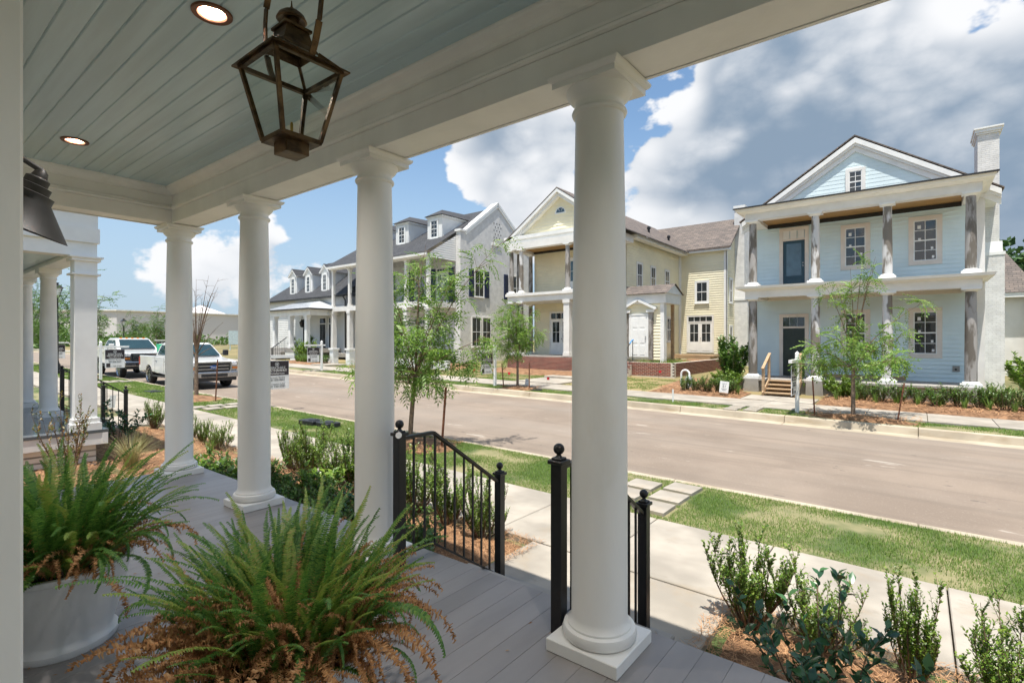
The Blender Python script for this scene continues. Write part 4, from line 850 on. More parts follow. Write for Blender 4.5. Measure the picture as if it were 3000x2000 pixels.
rl = MB().bar((-10.9, -1, 4.5), (-10.9, 2.2, 4.5), .05).bar((-10.9, -1, 3.98), (-10.9, 2.2, 3.98), .04).build('deck_rail', black, N)
for k in range(26): MB().box(-10.91, -10.89, -.95 + .12 * k, -.93 + .12 * k, 3.98, 4.5).build('baluster', black, rl)
MB().box(-21, -11.2, -1.2, -.9, 0, 7.0).build('wall', whiteS, N)
railing('stair_railing', 'black iron stair railing on the neighbouring porch, nearer one', -13.75, .3, .03); railing('stair_railing', 'black iron stair railing on the neighbouring porch, farther one', -15.4, .3, .03)
# ------------------------------------------------------------------ far background
WH = thing('warehouse', 'long grey warehouse beyond the field', 'warehouse', (-200, 60, 0))
MB().prism([(-330, -70), (-178, 45.6), (-181, 140), (-340, 140)], 'z', -1, 9.8).build('wall', wareh, WH)
MB().prism([(-330, -70.6), (-177.4, 45.4), (-180.4, 140), (-340, 140)], 'z', 9.81, 10.15).build('parapet', trimw, WH)
MB().add([(-200, 66, 10), (-186, 66, 10), (-186, 80, 10), (-200, 80, 10), (-193, 73, 13.5)], [(0, 1, 4), (1, 2, 4), (2, 3, 4), (3, 0, 4)]).build('roof_vent', wareh, WH)
# ------------------------------------------------------------------ pickups
def text(s, size, mt, par, M, name='lettering', align='CENTER'):
    cu = bpy.data.curves.new('lettering', 'FONT'); cu.body = s; cu.size = size; cu.align_x = align; cu.align_y = 'CENTER'; cu.extrude = .0008; cu.materials.append(mt)
    tmp = bpy.data.objects.new(name, cu); me = bpy.data.meshes.new_from_object(tmp); bpy.data.objects.remove(tmp)
    o = bpy.data.objects.new(name, me); C.objects.link(o); o.parent = par
    o.matrix_local = Matrix.Translation(-worigin(par)) @ M; return o
def pickup(label, X, Yc, heavy=False):
    h0 = .14 if heavy else 0.0
    o = thing('pickup_truck', label, 'pickup', (0, 0, 0), 'white pickups parked by the near kerb')
    fx, rx, wr = 0.0, -3.68, .40 + h0 * .35
    zb = .52 + h0; zh = 1.20 + h0; zc = 1.93 + h0 * .9
    def arch(cx, n=9, r=wr + .07): return [(cx + r * math.cos(a), wr + r * math.sin(a)) for a in [math.pi * k / (n - 1) for k in range(n)] if wr + r * math.sin(a) > zb - .02]
    prof_ = [(.84, zb + .06), (.90, zb + .30), (.88, zh - .18), (.78, zh - .05), (.0, zh + .03), (-.55, zh + .09), (-2.9, zh + .10), (-4.90, zh + .08), (-4.98, zh - .1), (-4.98, zb + .1), (-4.9, zb)]
    low = [(-4.9, zb)] + arch(rx)[::-1] + [(-1.0, zb - .04)] + arch(fx)[::-1] + [(.84, zb)]
    poly = prof_ + low[1:]
    for s in (-1, 1):
        MB().prism(poly, 'y', s * .90, s * 1.0).build('body_side', truckW, o, bevel=.03, seg=2)
    MB().prism([(.84, zb), (.90, zb + .30), (.88, zh - .18), (.78, zh - .02), (.0, zh + .06), (-.62, zh + .12), (-.62, zb)], 'y', -.899, .899).build('bonnet', truckW, o, bevel=.03, seg=2)
    MB().prism([(-.62, zb), (-.62, zh + .1), (-2.95, zh + .1), (-2.95, zb)], 'y', -.9, .9).build('cab_floor', truckW, o)
    MB().box(-4.97, -2.95, -.9, .9, zb, zb + .18).box(-4.97, -4.9, -.9, .9, zb + .1, zh + .06).build('bed', plastic, o)
    # cab
    bt, tp = .93, .76
    A_ = [(-.42, zh + .10), (-1.25, zc - .06), (-1.55, zc), (-2.55, zc - .01), (-2.88, zc - .14), (-3.0, zh + .10)]
    cabv = [(x, -(bt if z < zh + .2 else tp), z) for x, z in A_] + [(x, (bt if z < zh + .2 else tp), z) for x, z in A_]
    n = len(A_); MB().add(cabv, [tuple(range(n)), tuple(range(2 * n - 1, n - 1, -1))] + [(i, n + i, n + (i + 1) % n, (i + 1) % n) for i in range(n)]).build('cab', truckW, o, bevel=.05, seg=2)
    def wy(z): return tp + (bt - tp) * (zc - z) / (zc - zh - .1)
    MB().add([(-.45, -.80, zh + .15), (-.45, .80, zh + .15), (-1.20, .68, zc - .10), (-1.20, -.68, zc - .10)], [(0, 1, 2, 3)]).build('windscreen', carglass, o, loc=(.035, 0, .028))
    MB().add([(-3.0, -.7, zh + .25), (-3.0, .7, zh + .25), (-2.92, .62, zc - .2), (-2.92, -.62, zc - .2)], [(0, 1, 2, 3)]).build('rear_glass', carglass, o, loc=(-.03, 0, 0))
    for s in (-1, 1):
        for (a, b, c, d_) in ((-.78, -1.35, -1.72, -1.72), (-1.80, -1.80, -2.60, -2.80)):
            z0, z1 = zh + .17, zc - .12
            MB().add([(a, s * (wy(z0) + .008), z0), (b, s * (wy(z1) + .008), z1), (c, s * (wy(z1) + .008), z1), (d_, s * (wy(z0) + .008), z0)], [(0, 1, 2, 3)]).build('side_window', carglass, o)
        mm = MB().box(-.72, -.58, s * 1.02, s * 1.24, zh + .16, zh + .42).bar((-.66, s * .92, zh + .22), (-.66, s * 1.05, zh + .25), .05).build('mirror', plastic if not heavy else truckW, o, bevel=.03)
        MB().box(-1.62, -1.45, s * 1.0, s * 1.025, zh - .12, zh - .09).build('door_handle', chrome, o); MB().box(-2.75, -2.58, s * 1.0, s * 1.025, zh - .12, zh - .09).build('door_handle', chrome, o)
        MB().bar((-.8, s * 1.02, zb - .1), (-2.9, s * 1.02, zb - .1), .14, .05).build('running_board', plastic, o)
        MB().box(-4.99, -4.80, s * .86, s * 1.006, zh - .36, zh + .02).build('tail_light', mat('tail_red', (.35, .01, .01), .2), o)
        for xs_ in (-.72, -1.76, -2.86): MB().box(xs_ - .008, xs_ + .008, s * .998, s * 1.003, zb + .06, zh + .08).build('door_seam', plastic, o)
        # headlight with amber corner
        hl = MB().prism([(s * .66, zh - .42), (s * .99, zh - .42), (s * .995, zh - .06), (s * .66, zh - .09)], 'x', .80, .915).build('headlight', chrome, o, bevel=.015)
        MB().box(.905, .93, s * .72, s * .94, zh - .20, zh - .10).build('lamp', signW, hl); MB().box(.905, .93, s * .74, s * .97, zh - .36, zh - .27).build('amber', mat('amber', (.6, .18, .02), .3), hl)
        for cx in (fx, rx):
            w = MB(Matrix.Translation((cx, s * .87, wr)) @ Matrix.Rotation(rad(90), 4, 'X')).lathe([(.30 * wr / .4, -.13), (.365 * wr / .4, -.135), (wr * .99, -.10), (wr, 0), (wr * .99, .10), (.365 * wr / .4, .135), (.30 * wr / .4, .13)], n=28, cap=False).build('wheel', rubber, o, True)
            q = MB(Matrix.Translation((cx, s * .87, wr)) @ Matrix.Rotation(rad(90 * s), 4, 'X')); ri = .29 * wr / .4
            q.lathe([(ri, -.12), (ri * 1.04, -.135), (ri * .9, -.10), (ri * .88, .05)], n=28, cap=False).lathe([(.0, -.10), (.06, -.105), (.075, -.08)], n=16, cap=False)
            for k in range(6):
                a = math.pi * k / 3; q.bar((.04 * math.cos(a), .04 * math.sin(a), -.09), (ri * .92 * math.cos(a), ri * .92 * math.sin(a), -.105), .075, .02)
            q.build('rim', chrome, w, True)
            MB(Matrix.Translation((cx, s * .80, wr)) @ Matrix.Rotation(rad(90), 4, 'X')).lathe([(0, 0), (ri * .9, 0)], n=20, cap=False).build('brake_disc', plastic, w)
    g = MB().box(.86, .905, -.66, .66, zh - .50, zh - .07).build('grille', plastic, o)
    for z in ((-.22, -.36) if not heavy else (-.14, -.25, -.36)): MB().bar((.915, -.62, zh + z), (.915, .62, zh + z), .03, .035 if not heavy else .06).build('grille_bar', chrome, g)
    ring_ = MB()
    for (p_, q_) in (((-.64, -.52), (.64, -.52)), ((-.70, -.07), (.70, -.07)), ((-.64, -.52), (-.72, -.28)), ((-.72, -.28), (-.70, -.07)), ((.64, -.52), (.72, -.28)), ((.72, -.28), (.70, -.07))): ring_.bar((.915, p_[0], zh + p_[1]), (.915, q_[0], zh + q_[1]), .06, .055)
    ring_.build('grille_surround', chrome, g)
    em = MB(Matrix.Translation((.93, 0, zh - .28)) @ Matrix.Rotation(rad(90), 4, 'Y')).lathe([(0, .012), (.075, .012), (.085, .004), (.085, 0)], n=32, cap=False).build('emblem', mat('emblem_blue', (.02, .07, .25), .25), g)
    for v in em.data.vertices: v.co.y *= 1.9
    text('Ford', .11, inkL, g, Matrix.Translation((.945, 0, zh - .28)) @ Matrix.Rotation(rad(90), 4, 'Z') @ Matrix.Rotation(rad(90), 4, 'X'))
    bp = MB().box(.86, 1.02, -1.0, 1.0, zb - .04, zb + .22).build('bumper', chrome, o, bevel=.05, seg=3)
    MB().box(1.0, 1.03, -.52, .52, zb + .0, zb + .13).build('bumper_grille', plastic, bp); MB().box(.80, .96, -.92, .92, zb - .18, zb - .04).build('air_dam', plastic, bp); MB().box(1.025, 1.04, -.26, .26, zb + .01, zb + .12).build('number_plate', plastic, bp)
    MB().box(-5.1, -4.98, -.95, .95, zb - .02, zb + .16).build('rear_bumper', chrome, o, bevel=.03)
    MB().box(-4.6, .6, -.7, .7, zb - .16, zb).build('chassis', plastic, o)
    if heavy:
        for k in range(5): MB().box(-1.50, -1.40, -.52 + .26 * k - .05, -.52 + .26 * k + .05, zc - .03, zc + .035).build('roof_marker', mat('amber', (.6, .18, .02), .3), o)
    o.location = (X, Yc, zr(X) + .004); o.rotation_euler = (0, rad(.75), 0)
    return o
pickup('white pickup parked nearest, in front of the bare young tree', -24.55, 9.45)
pickup('taller white heavy duty pickup parked behind the nearer one', -32.7, 9.45, True)
tag(MB(Matrix.Translation((-28.3, 9.0, zr(-28) + 1.38)) @ Matrix.Rotation(rad(-25), 4, 'Y')).box(-.03, .03, -.15, .15, -.05, .5).build('green_carton', mat('green_card', (.03, .35, .17), .5)), 'green carton poking out of the nearer pickup bed', 'carton')
# ------------------------------------------------------------------ street lamps
def lamp(x, y, top, lab):
    z0 = zg(x, y) + .04; o = thing('street_lamp', lab, 'street lamp', (x, y, z0), 'black post top street lamps')
    MB().lathe([(.16, 0), (.16, .5), (.11, .6), (.085, .75), (.075, top - .75 - z0)], (x, y, z0), 16).build('post', black, o, True)
    zz = top - .75
    m = MB()
    for i, j in ((-1, -1), (1, -1), (1, 1), (-1, 1)): m.bar((x + i * .11, y + j * .11, zz + .08), (x + i * .19, y + j * .19, zz + .46), .03)
    m.box(x - .12, x + .12, y - .12, y + .12, zz, zz + .08).build('lantern_frame', black, o)
    MB().add([(x + i * .10, y + j * .10, zz + .08) for i, j in ((-1, -1), (1, -1), (1, 1), (-1, 1))] + [(x + i * .18, y + j * .18, zz + .46) for i, j in ((-1, -1), (1, -1), (1, 1), (-1, 1))], [(0, 1, 5, 4), (1, 2, 6, 5), (2, 3, 7, 6), (3, 0, 4, 7)]).build('lantern_glass', signW, o)
    MB().add([(x + i * .25, y + j * .25, zz + .46) for i, j in ((-1, -1), (1, -1), (1, 1), (-1, 1))] + [(x + i * .12, y + j * .12, zz + .64) for i, j in ((-1, -1), (1, -1), (1, 1), (-1, 1))], [(0, 1, 5, 4), (1, 2, 6, 5), (2, 3, 7, 6), (3, 0, 4, 7), (4, 5, 6, 7), (3, 2, 1, 0)]).lathe([(.08, .64), (.08, .71), (.11, .72), (.11, .75)], (x, y, zz), 12).build('lantern_hood', black, o)
lamp(-35.4, 6.5, 4.55, 'black lantern street lamp seen between the neighbouring porch columns'); lamp(-64, 17.0, 3.75, 'distant black street lamp in front of the warehouse')
# ------------------------------------------------------------------ hanging estate signs
def estate_sign(x, y, lab, s=1, full=True, rot=0.0):
    """post with an arm across the kerb line; s: +1 arm towards +Y"""
    z0 = zg(x, y) + .05; o = thing('estate_sign', lab, 'sign', (0, 0, 0), 'hanging estate agent signs')
    MB().box(-.05, .05, -.05, .05, -.2, 1.72).prism([(-.05, -.05), (.05, -.05), (.05, .05), (-.05, .05)], 'z', 1.72, 1.74).lathe([(.072, 1.73), (.072, 1.76), (.0, 1.83)], n=4).build('post', white, o)
    MB().box(-.045, .045, min(-.22 * s, 1.08 * s), max(-.22 * s, 1.08 * s), 1.50, 1.59).build('arm', white, o)
    y0, y1 = (.16, .92) if s > 0 else (-.92, -.16); ym = (y0 + y1) / 2
    pn = MB().box(-.008, .008, y0, y1, .56, 1.42).build('panel', signW, o)
    MB().box(-.0115, .0115, y0 + .012, y1 - .012, .98, 1.408).build('header', signD, pn)
    for yy in (y0 + .1, y1 - .1): MB().tube([(0, yy, 1.42), (0, yy, 1.50)], .006, 6).build('chain', black, o)
    Mx = Matrix.Translation((.0135, ym, 0)) @ Matrix.Rotation(rad(90), 4, 'Z') @ Matrix.Rotation(rad(90), 4, 'X')
    MB(Matrix.Translation((.012, ym, 1.315)) @ Matrix.Rotation(rad(90), 4, 'Y')).lathe([(.052, 0), (.052, .002), (.064, .002), (.064, 0)], n=28, cap=False).lathe([(.0, .002), (.03, .002)], n=6, cap=False).build('logo_ring', inkL, pn)
    U = Mx @ Matrix.Translation((0, 0, 0))
    for (tx, sz, z, mt_) in (('BERKSHIRE', .098, 1.205, inkL), ('HATHAWAY', .098, 1.12, inkL), ('HomeServices', .072, 1.035, inkL), ('Bennett Realty', .075, .91, inkD), ('601-898-0663', .075, .835, inkD), ('Constance Lyles', .068, .715, inkD), ('601 720-5281', .085, .64, inkD)):
        if not full and mt_ is inkD and 'Lyles' in tx: continue
        text(tx, sz * 1.12, mt_, pn, Mx @ Matrix.Translation((0, z, 0)))
    if not full: MB().box(-.0115, .0115, y0 + .05, y0 + .2, .60, .78).build('portrait_block', signD, pn)
    o.location = (x, y, z0); o.rotation_euler = (0, 0, rot); return o
estate_sign(-15.4, 7.42, 'white post sign with dark header, half hidden by a porch column', 1)
estate_sign(-29.6, 6.98, 'white post sign with dark header in front of the heavy pickup', 1, False)
estate_sign(-42.0, 7.2, 'white post sign with dark header behind the street lamp', 1, False)
estate_sign(-27.9, 17.15, 'white post sign with dark header across from the white cottage', -1, False)
estate_sign(-14.6, 17.35, 'white post sign with dark header by the yellow house tree', -1, False)
estate_sign(-2.85, 17.45, 'white post sign seen edge on by the wooden steps', -1, False)
estate_sign(-52.0, 17.1, 'white post sign with dark header above the nearer pickup bonnet', -1, False)
estate_sign(-60.0, 17.1, 'farthest white post sign, beyond the pickup roof', -1, False)
tag(MB().box(-68.6, -68.5, 29.2, 30.9, 1.0, 2.75).box(-68.58, -68.52, 29.3, 29.4, -.6, 1.0).box(-68.58, -68.52, 30.7, 30.8, -.6, 1.0).build('site_board', mat('pale_board', (.62, .74, .78), .6)), 'large pale site board in the field', 'sign')
def lot_sign(x, y, w, h, lines, lab, rz=.25):
    z0 = zg(x, y); o = thing('lot_sign', lab, 'sign', (0, 0, 0))
    MB().box(-w / 2, w / 2, -.006, .006, .18, .18 + h).build('panel', signW, o); MB().tube([(0, .012, -.1), (0, .012, .2 + h * .6)], .012, 6).build('stake', lumber, o)
    for (tx, sz, z) in lines: text(tx, sz, inkD, o, Matrix.Translation((0, -.008, .18 + z)) @ Matrix.Rotation(rad(90), 4, 'X'))
    o.location = (x, y, z0); o.rotation_euler = (0, rad(6), rz)
lot_sign(-5.7, 19.92, .31, .42, (('LOT #', .05, .33), ('51', .13, .23), ('PARKWAY', .04, .14), ('HOMES', .04, .09)), 'small white lot sign reading 51 by the flower bed')
lot_sign(-13.0, 17.5, .16, .26, (('LOT', .05, .17),), 'tiny white lot sign beside the young tree stake', .4)
lot_sign(-17.5, 4.35, .14, .34, (), 'blank white yard sign at the edge of the near sidewalk', 1.4)
# ------------------------------------------------------------------ small things in the verges
def meter_box(x, y, lab, w=.55, d_=.36, h=.11, rz=.1, side=.17):
    z = zr(x) + side; o = thing('meter_box', lab, 'meter box', (x, y, z), 'black utility boxes in the verge')
    b_ = MB().box(-w / 2, w / 2, -d_ / 2, d_ / 2, -.05, h).build('box', plastic, o, bevel=.015, loc=(x, y, z)); b_.rotation_euler = (0, 0, rz)
    l = MB().lathe([(.0, h + .001), (.12, h + .001), (.125, h + .012), (.0, h + .014)], (0, 0, 0), 24, False).build('lid', black, b_); l.location = (.08, 0, 0)
meter_box(-11.75, 6.95, 'black meter box in the near verge, farther one'); meter_box(-11.15, 7.02, 'black meter box in the near verge, nearer one', rz=-.05)
meter_box(-22.5, 6.9, 'flat meter lid in the grass by the nearer pickup', .7, .4, .03); meter_box(-12.2, 17.05, 'flat meter lid in the far verge by the young tree', .5, .3, .04, side=.2)
tag(MB().tube([(-6.6, 17.3, zr(-6.6) + .15), (-6.6, 17.3, zr(-6.6) + .62)], .028, 10).build('pipe_stub', white), 'white pipe stub standing in the far verge', 'pipe')
tq = .17
u = thing('wrapped_riser', 'grey wrapped utility riser with arched top among the shrubs', 'utility riser', (-7.6, 21.2, -.5))
MB().tube([(-7.77, 21.3, -.5), (-7.77, 21.3, .14)] + [(-7.6 - .17 * math.cos(a), 21.3, .14 + .17 * math.sin(a)) for a in [rad(q) for q in range(20, 180, 20)]] + [(-7.43, 21.3, .14), (-7.43, 21.3, -.05)], .04, 10).build('pipe', white, u, True)
MB().lathe([(.17, -.55), (.13, -.2), (.17, -.08), (.08, .08)], (-7.43, 21.25, 0), 10).build('wrap', mat('grey_wrap', (.42, .45, .48), .5, .3, 8, bump=.8, bscale=15), u)
for i, (x, y) in enumerate(((-15.9, 19.9), (-12.9, 18.9), (-18.5, 20.2), (-9.9, 24.1), (-12.1, 23.6))):
    f = thing('marker_flag', ['red marker flag on the lawn before the brick wall', 'red marker flag by the foot of the young tree', 'red marker flag near the white garden wall', 'pink marker flag beside the low brick wall', 'red marker flag at the brick steps'][i], 'flag', (x, y, zg(x, y)), 'small red survey flags')
    MB().tube([(x, y, zg(x, y)), (x, y, zg(x, y) + .42)], .004, 5).build('wire', black, f); MB().box(x, x + .13, y - .002, y + .002, zg(x, y) + .3, zg(x, y) + .42).build('flag_cloth', mat('flag_red', (.6, .02, .03), .6), f)
def stake(x, y, lab, h=1.25, tx=0, ty=0, dz=.17):
    z = zr(x) + dz; o = MB().bar((x, y, z - .1), (x + tx, y + ty, z + h), .035, .03).build('tree_stake', rust); tag(o, lab, 'stake', 'rusty steel stakes')
stake(-8.75, 6.7, 'rusty steel stake left of the big young tree', 1.55); stake(-7.35, 7.1, 'rusty steel stake right of the big young tree', 1.2, .08, .05)
stake(-18.0, 7.25, 'rusty steel stake beside the bare tree', 1.35, .05, .05); stake(-13.9, 17.1, 'dark stake left of the yellow house tree', 1.0, -.1, 0, .2); stake(-12.55, 17.1, 'dark stake carrying the tiny lot sign', 1.1, 0, 0, .2)
stake(-2.35, 17.15, 'dark stake left of the tree before the blue house', 1.1, -.06, 0, .2); stake(-.45, 17.15, 'dark stake right of the tree before the blue house', 1.05, .16, 0, .2)
# ------------------------------------------------------------------ vegetation
def rnd(a, b, n=None): return RNG.uniform(a, b, n)
def bez(p0, p1, p2, n):
    t = np.linspace(0, 1, n)[:, None]; return (1 - t) ** 2 * p0 + 2 * t * (1 - t) * p1 + t * t * p2
def compound(k=5, ll=.075, lw=.02, step=.035):
    """pinnate leaf: pairs of leaflets on a drooping rachis"""
    V = []; F = []
    def lf(p, ang, l, dr):
        d = np.array([math.sin(ang), math.cos(ang), -dr]); d /= np.linalg.norm(d); sd = np.cross(d, [0, 0, 1]); sd /= np.linalg.norm(sd)
        o = len(V); V.extend([p, p + d * l * .42 + sd * lw / 2, p + d * l + np.array([0, 0, -.15 * l]), p + d * l * .42 - sd * lw / 2]); F.append((o, o + 1, o + 2, o + 3))
    for i in range(k):
        y = step * (i + .8); p = np.array([0, y, -.9 * y * y / (step * k)])
        for s in (-1, 1): lf(p, s * 1.05, ll * (.75 + .35 * math.sin(math.pi * (i + 1) / (k + 1))), .35)
    lf(np.array([0, step * (k + .3), -.9 * step * k]), 0, ll, .6)
    return np.array(V), np.array(F)
CL = compound(); CLs = compound(6, .05, .022, .028)
RV, FV = np.array([.786, .618, 0]), np.array([-.618, .786, 0])
def tree(name, label, base, th, tr, branches, nleaf, lmat, tpl=CL, lsc=1.0, group='young street trees', tw=(.18, .42), droop=.2, lean=(0, 0)):
    x, y = base; z = zg(x, y) + .05; b0 = np.array([x, y, z])
    o = thing(name, label, 'tree', (x, y, z), group); tp = b0 + RV * lean[0] + FV * lean[1] + np.array([0, 0, th])
    tk = MB(); tk.tube(list(bez(b0 - [0, 0, .1], (b0 + tp) / 2 + RV * rnd(-.03, .03), tp, 6)), [tr * 1.25, tr, tr * .95, tr * .9, tr * .85, tr * .75], 9)
    br = MB(); P_ = []; D_ = []
    for (h, lx, dp, hz, nl) in branches:
        s = b0 + (tp - b0) * h; e = b0 + RV * lx + FV * dp + np.array([0, 0, hz]); c = s + (e - s) * np.array([.38, .38, .6]) + rnd(-.06, .06, 3)
        pts = bez(s, c, e, 9); r0 = tr * (.20 + .07 * np.linalg.norm(e - s) / max(th, 1)); br.tube(list(pts), list(np.linspace(r0, .003, 9)), 6)
        for _ in range(nl):
            f = rnd(.25, 1.0) ** .8; i = min(int(f * 8), 7); p = pts[i] + (pts[i + 1] - pts[i]) * (f * 8 - i); ax = (pts[i + 1] - pts[i]); ax /= np.linalg.norm(ax)
            d_ = ax * rnd(.3, .9) + rnd(-1, 1, 3) * np.array([.9, .9, .5]); d_ /= np.linalg.norm(d_); l = rnd(*tw); q = p + d_ * l; br.tube([p, (p + q) / 2 + [0, 0, .02], q], [.005, .004, .002], 4, False)
            k = nleaf
            for g in np.linspace(.35, 1.0, k):
                v = d_ * .6 + rnd(-1, 1, 3); v[2] -= droop; P_.append(p + (q - p) * g); D_.append(v)
    tk.build('trunk', bark, o, True); br.build('limbs', twig, o, True)
    if P_:
        P_ = np.array(P_); Ms = rot_mats(np.array(D_), rnd(-.6, .6, len(P_))); V, F = scatter(*tpl, Ms, P_, rnd(.75, 1.25, len(P_)) * lsc)
        link('crown', arr_mesh('crown', V, F, lmat), o)
    return o
# big young tree at the near kerb: dense low crown, long shoots above
br = []
for k in range(16): a = 2 * math.pi * k / 16; br.append((rnd(.75, 1.0), -.05 + 1.05 * math.cos(a) * rnd(.55, 1), .9 * math.sin(a), rnd(1.25, 2.5), 8))
br += [(.95, -.55, .2, 3.3, 9), (.97, -.25, -.3, 3.0, 9), (1.0, .32, .1, 4.1, 11), (1.0, .12, .3, 3.7, 9), (.98, 1.0, -.1, 3.5, 9), (.97, 1.75, .2, 4.05, 13), (1.0, .75, .25, 3.2, 9), (.95, 1.55, -.2, 2.2, 9), (.9, -.75, -.2, 2.6, 8), (.9, 1.3, .4, 1.7, 8)]
tree('street_tree', 'largest young tree with feathery leaves at the near kerb', (-8.15, 6.98), 1.45, .05, br, 5, leafA, CL, 1.3, tw=(.2, .5), lean=(.12, 0))
br = [(rnd(.7, 1), rnd(-.9, .9), rnd(-.8, .8), rnd(1.6, 3.3), 9) for _ in range(15)] + [(1, -.15, 0, 3.7, 9), (1, .6, .1, 3.3, 8), (1, -.6, .1, 3.4, 8)]
tree('street_tree', 'young green tree in front of the yellow house brick base', (-13.2, 17.15), 1.5, .055, br, 4, leafA, CL, 1.45)
br = [(rnd(.85, 1), 1.6 * math.cos(a) * rnd(.6, 1), 1.2 * math.sin(a), rnd(1.45, 2.6), 7) for a in np.linspace(0, 6.2, 16)]
tree3 = [(1, -.72, 0, 3.6, 5), (1, -.40, .1, 3.7, 4), (1, -.02, .1, 4.2, 4), (1, .62, 0, 4.5, 3), (1, .72, .1, 4.4, 3), (1, .2, -.1, 4.4, 4), (1, 1.9, 0, 3.2, 7), (1, -.1, 0, 3.0, 4)]
tree('street_tree', 'young tree with wide low crown before the blue house', (-1.42, 17.15), 1.5, .055, br + tree3, 5, leafA, CLs, 1.55, tw=(.12, .3), droop=.05)
br = [(rnd(.9, 1), rnd(-.6, .8), rnd(-.5, .5), rnd(2.6, 4.3), 5) for _ in range(13)] + [(.95, .9, 0, 2.6, 0), (.9, -.55, 0, 2.0, 0), (.92, .7, .3, 1.9, 0), (.9, -.5, -.2, 2.4, 0)]
tree('street_tree', 'leafless young tree beside the nearer pickup', (-19.1, 7.1), 1.55, .065, br, 0, leafA)
lb = ['slender leafy tree just behind the hanging sign by the pickups', 'slender leafy tree behind the neighbouring porch', 'leafy tree farther up the near verge', 'far verge tree beside the distant street lamp', 'far verge tree above the pickup cab', 'farthest verge tree before the warehouse']
for i, (x, y, H_) in enumerate(((-31.5, 6.9, 5.0), (-45, 7.0, 6.0), (-38.5, 6.6, 5.0), (-61, 17.0, 4.2), (-55, 17.1, 4.4), (-75, 17.1, 5.0))):
    br = [(rnd(.6, 1), rnd(-1, 1), rnd(-1, 1), rnd(.42, .9) * H_, 7) for _ in range(9)] + [(1, rnd(-.4, .4), 0, H_, 8)]
    tree('street_tree', lb[i], (x, y), 1.9, .06, br, 4, leafB, CL, 2.1, tw=(.3, .7))
# mulch rings
def ring(x, y, r, dz, lab):
    n = 20; V = [(x, y, zr(x) + dz + .13)] + [(x + r * k / 3 * math.cos(a) * rnd(.92, 1.08), y + min(r * .8, .55 if y > 10 else .82) * k / 3 * math.sin(a) * rnd(.92, 1.0), zr(x) + dz + (.13, .10, .05, -.03)[k]) for k in (1, 2, 3) for a in [2 * math.pi * j / n for j in range(n)]]
    F = [(0, 1 + j, 1 + (j + 1) % n) for j in range(n)] + [(1 + k * n + j, 1 + k * n + n + j, 1 + k * n + n + (j + 1) % n, 1 + k * n + (j + 1) % n) for k in (0, 1) for j in range(n)]
    tag(MB().add(V, F).build('mulch_ring', straw, smooth=True), kind='stuff')
for a in ((-8.0, 7.0, .95, .175, ''), (-19.1, 7.05, 1.05, .175, ''), (-13.1, 17.12, 1.0, .2, ''), (-1.3, 17.12, 1.35, .2, ''), (-31.5, 6.9, .9, .175, '')): ring(*a)
# ------------------------------------------------------------------ shrubs
def shrub_proto(name, label, cat, H_, Rb, stems, sprigs, lm, ll, lw, tpl=LEAF, up=.8, per=14, spr=.22, sm=twig, wh=False, group=None, hr=.55):
    o = thing(name, label, cat, (0, 0, 0), group); st = MB(); P_ = []; D_ = []
    for k in range(stems):
        a = 2 * math.pi * (k + rnd(-.3, .3)) / stems; r = Rb * math.sqrt(rnd(.05, 1)); h = H_ * rnd(hr, 1.0) * (1 - .25 * r / Rb)
        e = np.array([r * math.cos(a), r * math.sin(a), h]); s = e * np.array([.12, .12, 0]); c = np.array([e[0] * .75, e[1] * .75, h * .45]); pts = bez(s, c, e, 8)
        st.tube(list(pts), list(np.linspace(.008 * H_ + .002, .002, 8)), 4, False)
        for _ in range(sprigs):
            f = rnd(.18, 1.0); i = min(int(f * 7), 6); p = pts[i] + (pts[i + 1] - pts[i]) * (f * 7 - i); b_ = 2 * math.pi * rnd(0, 1)
            d_ = np.array([math.cos(b_) * (1 - up) * 1.6, math.sin(b_) * (1 - up) * 1.6, up]); d_ /= np.linalg.norm(d_); l = spr * rnd(.5, 1.1) * (1.25 - .5 * f)
            if up < .75: d_ = d_ * .6 + e / np.linalg.norm(e) * .4
            for g in np.linspace(.1, 1, per):
                q = p + d_ * l * g; az = rnd(0, 6.28); el_ = rnd(-.1, .9); v = np.array([math.cos(az) * math.cos(el_), math.sin(az) * math.cos(el_), math.sin(el_)]) + d_ * .5
                P_.append(q); D_.append(v)
            st.tube([p, p + d_ * l], [.003, .0012], 3, False)
    V, F = scatter(*leaf_t(ll, lw, tpl), rot_mats(np.array(D_), rnd(-.7, .7, len(P_))), np.array(P_), rnd(.7, 1.2, len(P_)))
    link('foliage', arr_mesh('foliage', V, F, lm), o); st.build('stems', sm, o); return o
gB = 'upright boxwood shrubs along the near sidewalk'
bx = [shrub_proto('boxwood_shrub', 'b', 'shrub', 1.0, rb_, ns_, sp_, leafS, .032, .019, up=up_, per=15, spr=.25, group=gB, hr=.38) for rb_, ns_, sp_, up_ in ((.34, 16, 20, .86), (.42, 20, 17, .80), (.30, 13, 22, .9), (.44, 18, 20, .78), (.38, 24, 14, .84))]
def place(protos, used, i, x, y, s, lab, z=None, rz=None, group=None):
    z = zr(x) + .17 if z is None else z; p = protos[i % len(protos)]; rz = rnd(0, 6.28) if rz is None else rz
    sc = s if hasattr(s, '__len__') else (s * rnd(.85, 1.18), s * rnd(.85, 1.18), s * rnd(.92, 1.08))
    if p.name not in used: used.add(p.name); p.location = (x, y, z); p.rotation_euler = (0, 0, rz); p.scale = sc; p['label'] = lab; o = p
    else: o = dup(p, (x, y, z), rz, sc, lab)
    if group: o['group'] = group
    return o
used = set()
